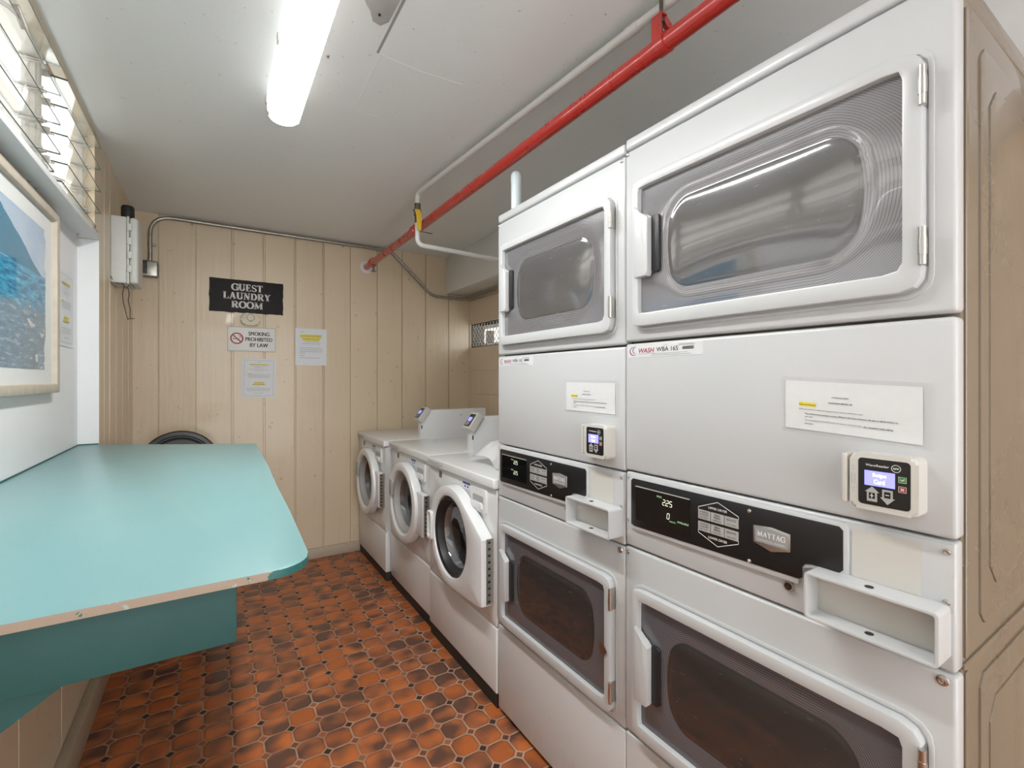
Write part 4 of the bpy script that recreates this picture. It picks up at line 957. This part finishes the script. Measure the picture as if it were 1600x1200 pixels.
def make_dryer(digits2, number, label, reader_dx=0.0):
    root = empty('stacked_dryer', (0, 0, ZF), label, 'dryer', None)
    x0, x1 = .028, .70
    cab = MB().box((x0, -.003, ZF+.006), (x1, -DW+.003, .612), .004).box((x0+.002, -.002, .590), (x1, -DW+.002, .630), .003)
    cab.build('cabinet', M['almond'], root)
    # embossed side stampings on the near side
    for nm, z0, z1 in (() if digits2 else (('side_stamping', -.44, .575), ('side_stamping', -1.27, -.462))):
        mb = MB()
        for d, (ix, it, ib, ch) in enumerate(((.085, .03, .03, .02), (.125, .085, .085, .035))):
            a, b, c_, e = x0+ix-.0, x1-ix+.02, z0+ib, z1-it
            P = [(a+ch, c_), (b-ch, c_), (b, c_+ch), (b, e-ch), (b-ch, e), (a+ch, e), (a, e-ch), (a, c_+ch)]
            mb.prism([(x, -DW+.004-.0028*d, z) for x, z in P], (0, -.0045, 0), .0025, 2)
        mb.box((x0+.01, -DW-.0005, z0), (x0+.022, -DW+.004, z1), .001, 1)
        mb.build(nm, M['almond'], root)
    if not digits2: MB().box((x0+.002, -DW-.001, -.456), (x1, -DW+.004, -.446), .001, 1).build('side_seam', M['almond'], root)
    # front panels
    slab(0, DW-.001, .617, .648, -.001, .05, .008).build('top_cap', M['enamel'], root)
    slab(0, DW, .097, .613, 0, .032, .007).build('upper_front_panel', M['enamel'], root)
    slab(0, DW, -.2505, .091, 0, .032, .007).build('middle_panel', M['enamel'], root)
    slab(0.002, DW-.002, -.4535, -.2545, .001, .032, .005).build('control_fascia', M['enamel'], root)
    slab(0, DW, -.957, -.458, 0, .032, .007).build('lower_front_panel', M['enamel'], root)
    slab(0, DW, -1.292, -.963, .001, .032, .006).build('toe_panel', M['enamel_worn'], root)
    slab(.004, DW-.004, -1.305, -1.2, .012, .05, .002).build('base', M['dark_rubber'], root)
    dryer_door(root, .133, .516, .166, .492, .325, .112, (.262, .420), ((.173, .232), (.422, .482)), M['dwin_up'], 'upper_door')
    dryer_door(root, -.936, -.553, -.904, -.580, -.742, .110, (-.83, -.668), ((-.898, -.84), (-.640, -.580)), M['dwin_lo'], 'lower_door', rust=digits2)
    for u, z, r_ in ((.010, .604, .0055), (.668, .602, .0055), (.010, -.472, .006), (.662, -.470, .0085), (.012, -.269, .004), (.012, -.384, .004)): screw(u, z, root, -.0002, r_)
    control_panel(root, digits2)
    sp = MB().prism(FX([(.532, -.3615), (.676, -.3615), (.676, -.2575), (.532, -.2575)], .001), (-.0025, 0, 0), .001).build('service_plate', M['enamel'], root)
    plate([(.541, -.350), (.637, -.350), (.637, -.266), (.541, -.266)], -.0015, .0008, M['cream_plastic'], 'cream_insert', sp)
    screw(.668, -.2695, sp, -.0015, .005); screw(.667, -.3475, sp, -.0015, .005)
    lk = MB().lathe([(0, .004), (.006, .004), (.007, .006), (.0095, .006), (.011, 0), (0, 0)], (.001, -.4335, -.408), (-1, 0, 0), 20).build('key_lock', M['chrome'], root)
    MB().lathe([(0, .001), (.0022, .001), (.003, .002), (.0055, .002), (.006, 0), (0, 0)], (-.003, -.4335, -.408), (-1, 0, 0), 12).build('keyhole', M['black'], lk)
    # coin tray: open rim box
    ou = rrect(.484, .672, -.4335, -.3505, .008, 5); inn = rrect(.4895, .6665, -.428, -.356, .005, 5)
    ct = MB().ring(FX(ou, .002), FX(inn, .002), (-.053, 0, 0), .0012).build('coin_tray', M['enamel'], root)
    plate([(.489, -.429), (.667, -.429), (.667, -.355), (.489, -.355)], -.008, .0015, M['cream_plastic'], 'tray_back', ct)
    for zz in (-.3562, -.4278): MB().lathe([(0, 0), (.0065, 0), (.0065, .0006), (0, .0006)], (-.030, -.577, zz+(0 if zz < -.4 else -.0004)), (0, 0, 1), 14).build('tray_hole', M['ink'], ct)
    for zz in (-.3500,): MB().lathe([(0, 0), (.0065, 0), (.0065, .0005), (0, .0005)], (-.030, -.577, zz), (0, 0, 1), 14).build('tray_hole', M['ink'], ct)
    # card reader
    ru = reader_dx
    rd = MB().prism(FX(rrect(.551+ru, .644+ru, -.221, -.128, .010, 6), .0), (-.036, 0, 0), .006, 4).build('card_reader', M['cream_plastic'], root)
    MB().prism(FX(rrect(.538+ru, .547+ru, -.216, -.131, .004, 4), .0), (-.036, 0, 0), .003, 3).box((-.012, -(.545+ru), -.213), (0, -(.553+ru), -.134)).build('swipe_rail', M['cream_plastic'], rd)
    reader_face(rd, (-.036, -(.599+ru), -.1735), RY, UZ, .070, .076, True)
    mb = MB(); oo = V(-.0361, -(.5565+ru), -.172)
    for dz, sg in ((.016, 1), (.021, 1), (-.016, -1), (-.021, -1)): stroke(mb, [(-.002, dz-.0015*sg), (0, dz+.0015*sg), (.002, dz-.0015*sg)], .0006, oo, RY, UZ, V(-1, 0, 0), .0003)
    stroke(mb, [(-.0022, -.008), (.0022, -.008), (.0022, .008), (-.0022, .008)], .0006, oo, RY, UZ, V(-1, 0, 0), .0003, closed=True); mb.build('swipe_arrows', M['ink_grey'], rd)
    asset_sticker(root, .010, .084, number)
    return root
d1 = make_dryer(False, 'WBA 165', 'nearest white stacked twin dryer, its card reader screen showing Swipe Card')
d2 = make_dryer(True, 'WBA 163', 'white stacked twin dryer between the nearest dryer and the washers')
XA = .95
d1.location = (XA, .919, 0); d2.location = (XA, 1.600, 0)
d2.location.z = 0; d1.location.z = .006
for o_ in (d1, d2): o_['group'] = 'stacked dryers'
mb = MB().lathe([(0, 0), (.018, 0), (.018, .018), (.014, .024), (0, .025)], (1.08, 1.15, .632), (0, 0, 1), 18)
kb = mb.build('vent_cap', M['plastic_white'], None); tag(kb, 'small round white cap on top of the second dryer', 'cap')
# laminated notices on the dryers
def dryer_notice(y_left, z_top, w, h, skew, label):
    ang = -.055 if skew else -.01
    right = V(0, -math.cos(ang), math.sin(ang)); up = V(0, math.sin(ang), math.cos(ang))
    o = V(XA-.0005, y_left-w/2, z_top-h/2)
    p = sheet('laminated_notice', o, right, UZ, w, h, M['paper'], label, 'notice', None, .0006, 3 if skew else 4)
    n = right.cross(UZ); k = .0022
    def at(u, v): return o + right*(u*w) + UZ*(v*h) + n*k
    mb = MB()
    mb_h = MB().quad(*[at(a, b)-n*.0003 for a, b in ((-.38, -.02), (-.24, -.02), (-.24, .065), (-.38, .065))]); mb_h.build('highlighting', M['yellow'], p)
    def tx(s_, u, v, w_, b=.0, al='C'): text_mb(s_, at(u, v), right, UZ, width=w_*w, bold=b, mb=mb, align=al)
    tx('ATTENTION GUEST', -.05, .20, .13, .02); tx('PLEASE READ BEFORE USE', -.05, .09, .18, .02)
    tx('Credit card Customers', -.38, .02, .14, .02, 'L')
    tx('When you use your credit card to pay for your washing machine or dryer:', -.38, -.08, .50, .0, 'L')
    tx('The credit card processing company affiliated with these machines will take an $8.00 HOLD on', -.33, -.17, .68, .015, 'L')
    tx('your card.', -.33, -.23, .065, .015, 'L')
    tx('Once the payment of the $2.25 (cost of using the machine) clears', -.33, -.30, .44, .0, 'L'); tx('the remaining hold will be', .12, -.31, .20, .02, 'L')
    tx('REFUNDED.', -.33, -.37, .07, .02, 'L')
    mb.build('lettering', M['ink'], p, smooth=False)
    mb = MB()
    for u0, u1, v0, v1 in ((-.53, .56, .50, .58), (.50, .57, -.5, .5), (-.53, .56, -.58, -.50)): mb.quad(*[o + right*(a*w) + UZ*(b*h) + n*.0009 for a, b in ((u0, v0), (u1, v0), (u1, v1), (u0, v1))])
    mb.build('clear_tape', glass('clear_tape', (.97, .97, .97, 1), .2, ior=1.1, haze=.12, hcol=(.85, .85, .86, 1)), p)
dryer_notice(.492, -.006, .212, .092, True, 'laminated guest notice taped above the Swipe Card reader of the nearest dryer')
dryer_notice(1.172, -.008, .216, .088, False, 'laminated guest notice taped above the card reader of the second dryer')

# ------------------------------------------------------------------ washers (same local frame; u from the far edge)
def make_washer(w, tear, label, base_off=0.0):
    root = empty('front_load_washer', (0, 0, ZF), label, 'washer', None)
    D = .74; zt, zl, zs, zb = -.395, -.437, -.986, -1.252
    cu, cz = w/2+.008, -.707
    def hole(r, n=120): return [(cu+r*math.cos(2*PI*k/n), cz+r*math.sin(2*PI*k/n)) for k in range(n)]
    mb = MB().box((.30, -.002, zb+.01), (D, -w+.002, zl), .004).box((.008, -.002, zb+.01), (.30, -w+.002, zs))
    mb.ring(FX(rr_angle(.002, w-.002, zs, zl, .003), .30), FX(hole(.195), .30), (-.292, 0, 0))
    mb.build('cabinet', M['washer'], root)
    MB().box((-.016, 0, zl+.002), (D, -w, zt), .006, 3).build('lid', M['washer'], root)
    MB().ring(FX(rr_angle(.001, w-.001, zs+.002, zl-.003, .004), .006), FX(hole(.185), .006), (-.006, 0, 0), .003).build('front_panel', M['washer'], root)
    slab(0, w, zb, zs-.003, -.002, .05, .008).build('pedestal', M['washer'], root)
    MB().box((.004, -.004, ZF+.001), (D-.02, -w+.004, zb+.012)).build('kick_base', M['dark_rubber'], root)
    cu, cz, R = w/2+.008, -.707, .226
    N = 64
    # door ring
    def ringpt(k): a = 2*PI*k/N; return math.cos(a), math.sin(a)
    dp = -.055
    if tear:
        hu, ha, hb = w-.028, cz-.195, cz+.075
        outl = []
        circ = [(cu+R*math.cos(2*PI*k/N), cz+R*math.sin(2*PI*k/N)) for k in range(N)]
        # convex blend of the circle and the hinge flap
        pts = circ + [(hu, ha), (hu, hb), (hu-.02, ha-.012)]
        pts = sorted(set(pts)); 
        def cr(o, a, b): return (a[0]-o[0])*(b[1]-o[1])-(a[1]-o[1])*(b[0]-o[0])
        lo = []
        for p in pts:
            while len(lo) >= 2 and cr(lo[-2], lo[-1], p) <= 0: lo.pop()
            lo.append(p)
        hi = []
        for p in reversed(pts):
            while len(hi) >= 2 and cr(hi[-2], hi[-1], p) <= 0: hi.pop()
            hi.append(p)
        hull = lo[:-1] + hi[:-1]
        def ray_hull(a):
            dx, dz = math.cos(a), math.sin(a); m_ = len(hull)
            for i in range(m_):
                p, q = hull[i], hull[(i+1) % m_]; ex, ez = q[0]-p[0], q[1]-p[1]; den = dx*ez-dz*ex
                if abs(den) < 1e-12: continue
                t = ((p[0]-cu)*ez-(p[1]-cz)*ex)/den; s2 = ((p[0]-cu)*dz-(p[1]-cz)*dx)/den
                if t > 0 and -1e-5 <= s2 <= 1+1e-5: return (cu+dx*t, cz+dz*t)
            return (cu+dx*R, cz+dz*R)
        N2 = 144; outer = [ray_hull(2*PI*k/N2) for k in range(N2)]
        inner = [(cu+.172*math.cos(2*PI*k/N2), cz+.180*math.sin(2*PI*k/N2)) for k in range(N2)]
        door = MB().ring(FX(outer, -.006), FX(inner, -.006), (-.050, 0, 0), .009).build('door', M['washer'], root)
        door_bk = MB().ring(FX([(cu+(p[0]-cu)*.93, cz+(p[1]-cz)*.93) for p in outer], .004), FX(inner, .004), (-.012, 0, 0)).build('door_gasket', M['grey_key'], door)
        hg_u, h0, h1 = w-.030, ha+.004, hb-.004
    else:
        prof = [(.172, -.006), (.222, -.006), (.228, -.014), (.229, -.044), (.224, -.055), (.210, -.060), (.185, -.057), (.174, -.048)]
        N2 = 64; L = [[(cu+r*math.cos(2*PI*k/N2), cz+r*1.0*math.sin(2*PI*k/N2)) for k in range(N2)] for r, _ in prof]
        mb = MB(); rows = [[mb.bm.verts.new((x, -p[0], p[1])) for p in l] for l, (_, x) in zip(L, prof)]; rows.append(rows[0])
        for r0, r1 in zip(rows, rows[1:]):
            for k in range(N2): mb.bm.faces.new((r0[k], r0[(k+1) % N2], r1[(k+1) % N2], r1[k]))
        door = mb.build('door', M['washer'], root)
        MB().lathe([(.16, 0), (.21, 0), (.21, .012), (.16, .012)], (.004, -cu, cz), (-1, 0, 0), 48, close=True).build('door_gasket', M['grey_key'], door)
        MB().box((-.040, -(cu+.175), cz-.125), (-.006, -(w-.030), cz+.100), .005).build('hinge_flap', M['washer'], door)
        hg_u, h0, h1 = w-.030, cz-.12, cz+.095
    mb = MB().box((-.034, -hg_u, h0), (-.001, -(hg_u+.004), h1))
    mb.build('hinge_plate', M['steel'], door)
    n = 10; mb = MB()
    for k in range(n):
        z = h0 + (h1-h0)*(k+.3)/n; mb.box((-.026, -(hg_u+.0038), z), (-.015, -(hg_u+.0048), z+(h1-h0)*.34/n))
    mb.build('hinge_slots', M['dark_rubber'], door)
    # glass bowl, steel throat, drum
    MB().lathe([(.174, 0), (.172, .003), (.160, -.004), (.150, -.03), (.145, -.034)], (-.044, -cu, cz), (-1, 0, 0), 48).build('glass_trim', M['grey_key' if not tear else 'black'], door)
    MB().lathe([(.158, .0), (.154, -.02), (.135, -.045), (.09, -.062), (.04, -.068), (0, -.069)], (-.028, -cu, cz), (-1, 0, 0), 48).build('glass_bowl', M['washer_glass'], door)
    MB().lathe([(.186, .004), (.170, .0), (.166, -.02), (.172, -.045), (.19, -.055)], (.0, -cu, cz), (-1, 0, 0), 48).build('door_throat', M['grey_key'], root)
    mb = MB().lathe([(.192, -.05), (.192, -.28), (.12, -.285), (.10, -.27), (0, -.27)], (.0, -cu, cz), (-1, 0, 0), 48)
    for k in range(3):
        a = 2*PI*k/3+.4; ca, sa = math.cos(a), math.sin(a)
        P = [(r_*ca - t2*sa, r_*sa + t2*ca) for r_, t2 in ((.195, -.03), (.145, -.008), (.145, .008), (.195, .03))]
        mb.prism([(.27, -(cu+p[0]), cz+p[1]) for p in P], (-.20, 0, 0), .004)
    mb.build('drum', M['drum'], root)
    # grip on the far side
    if tear: MB().ring(FX(rrect(cu-.226, cu-.172, cz-.065, cz+.072, .014, 5), -.050), FX(rrect(cu-.212, cu-.186, cz-.05, cz+.058, .008, 5), -.050), (-.020, 0, 0), .004).build('handle', M['washer'], door)
    else: MB().box((-.062, -(cu-.195), cz+.01), (-.050, -(cu-.150), cz+.105), .004).build('handle', M['grey_key'], door)
    # soap drawer, logo, stickers
    du0, du1 = w-.205, w-.078
    dr = MB().prism(FX(rrect(du0, du1, -.552, -.456, (.022, .006, .006, .006), 5), .0), (-.010, 0, 0), .003).build('soap_drawer', M['washer'], root)
    MB().prism(FX(rrect(du0+.018, du1-.016, -.518, -.484, .006, 4), -.0095), (-.0012, 0, 0)).build('drawer_pull', M['grey_key'], dr)
    MB().prism(FX(rrect(du0+.012, du1-.022, -.540, -.512, .006, 4), -.010), (-.009, 0, 0), .004).build('drawer_lip', M['washer'], dr)
    lg = plate([(.125, -.482), (.152, -.482), (.152, -.452), (.125, -.452)], .0, .0012, M['black'], 'maker_emblem', root)
    mb = MB(); stroke(mb, arc(0, .005, .006, .005, 20, 220, 8) + arc(0, -.005, .006, .005, 60, -160, 8), .0024, V(-.0012, -.1385, -.467), RY, UZ, V(-1, 0, 0), .0004); mb.build('emblem_mark', M['ink_white'], lg)
    st = plate([(w-.305, -.505), (w-.228, -.505), (w-.228, -.452), (w-.305, -.452)], .0, .0005, M['paper_blue'], 'instruction_sticker', root)
    rnd = random.Random(2); lines((-.0005, -(w-.2665), -.478), RY, UZ, .08, [(z, -.034, .034) for z in (-.022, -.016, -.010)], .0003, rnd, .0016).build('small_print', M['ink_grey'], st)
    bars((-.0005, -(w-.2665), -.478), RY, UZ, [(.018, -.036, .036, .010), (.004, -.02, -.004, .008), (.004, .006, .022, .008)], .0003).build('blue_print', M['ink_blue'], st)
    ls = plate([(.012, -.4335), (.200, -.4335), (.200, -.404), (.012, -.404)], -.016, .0004, M['paper'], 'lid_label', root)
    lines((-.0164, -.106, -.419), RY, UZ, .09, [(.006, -.08, .05), (-.002, -.07, .08), (-.009, -.05, .06)], .0003, rnd, .003).build('small_print', M['ink_grey'], ls)
    # coin box on the lid with slanted reader head
    bu0, bu1 = w-.092, w-.028; bx = .255
    P = [(bx, zt), (bx+.50, zt), (bx+.50, -.208), (bx+.060, -.208), (bx, -.290)]
    cb = MB().prism([(x, -bu0, z) for x, z in P], (0, -(bu1-bu0), 0), .002, bev_back=True).build('coin_box', M['washer'], root)
    sl = V(.060, 0, .082).normalized(); nn = V(-.082, 0, .060).normalized()
    c0_ = V(bx+.022, -(bu0+bu1)/2, -.245)
    hw = .044; a0 = -.052; a1 = .056
    def hp(s_, y, d): return c0_ + sl*s_ + V(0, -y, 0) + nn*d
    hd = MB().prism([hp(a0, -hw, -.012), hp(a0, hw, -.012), hp(a1, hw, -.012), hp(a1, -hw, -.012)], nn*.040, .006, 3).build('card_reader', M['cream_plastic'], cb)
    reader_face(cb, hp(.002, 0, .0282), RY, sl, .062, .080, False)
    MB().lathe([(0, 0), (.004, 0), (.004, .001), (0, .001)], (bx+.30, -bu1, -.25), (0, -1, 0), 10).build('box_lock', M['ink'], cb)
    MB().box((bx-.001, -bu1-.0006, zt+.06), (bx+.006, -bu1+.004, zt+.085), .001).build('box_slot', M['ink'], cb)
    return root
wa = make_washer(.688, True, 'nearest white front-load washer, beside the second stacked dryer, plastic bag on its lid')
wb = make_washer(.668, False, 'middle white front-load washer of the three')
wc = make_washer(.655, False, 'farthest white front-load washer, against the back wall')
wa.location = (.950, 2.296, 0); wb.location = (.966, 2.974, 0); wc.location = (.944, 3.668, 0)
for o_ in (wa, wb, wc): o_['group'] = 'front-load washers'
# plastic bag on the nearest washer
mb = MB(); rnd = random.Random(12); G = []
for j in range(9):
    row = []
    for i in range(11):
        u, v = i/10, j/8; x = 1.03 + .26*v + .02*math.sin(3*u); y = 2.02 - .26*u + .03*math.sin(4*v)
        hgt = .105*max(0, 1-((u-.45)/.5)**2)*max(0, 1-((v-.45)/.55)**2)**.8 + rnd.uniform(0, .009)
        row.append(mb.bm.verts.new((x, y, -.394 + hgt)))
    G.append(row)
for j in range(8):
    for i in range(10): mb.bm.faces.new((G[j][i], G[j][i+1], G[j+1][i+1], G[j+1][i]))
bg_ = mb.build('plastic_bag', M['bag'], None, ang=18); tag(bg_, 'crumpled translucent plastic bag lying on the nearest washer lid', 'bag')

# ------------------------------------------------------------------ bin behind the table
tc_ = empty('trash_bin', (-.17, 3.30, ZF), 'round dark bin with raised charcoal lid behind the teal table', 'bin')
MB().lathe([(0, 0), (.15, 0), (.155, .01), (.185, .60), (.192, .61), (.192, .625), (.178, .625), (.175, .60), (.14, .02), (0, .02)], (-.17, 3.30, ZF), (0, 0, 1), 36).build('bin_body', M['lid_grey'], tc_)
ax = V(0, -1, .16).normalized()
MB().lathe([(0, .018), (.150, .018), (.158, .012), (.165, .020), (.170, .020), (.178, .004), (.198, .002), (.205, -.006), (.205, -.022), (.198, -.02), (.19, -.004), (0, .004)], (-.172, 3.47, -.513), ax, 44).build('bin_lid', [M['lid_grey']], tc_)
MB().lathe([(.199, .0035), (.2065, -.006), (.2065, -.030), (.2, -.03)], (-.172, 3.47, -.513), ax, 44).build('lid_rim', M['lid_brown'], tc_)
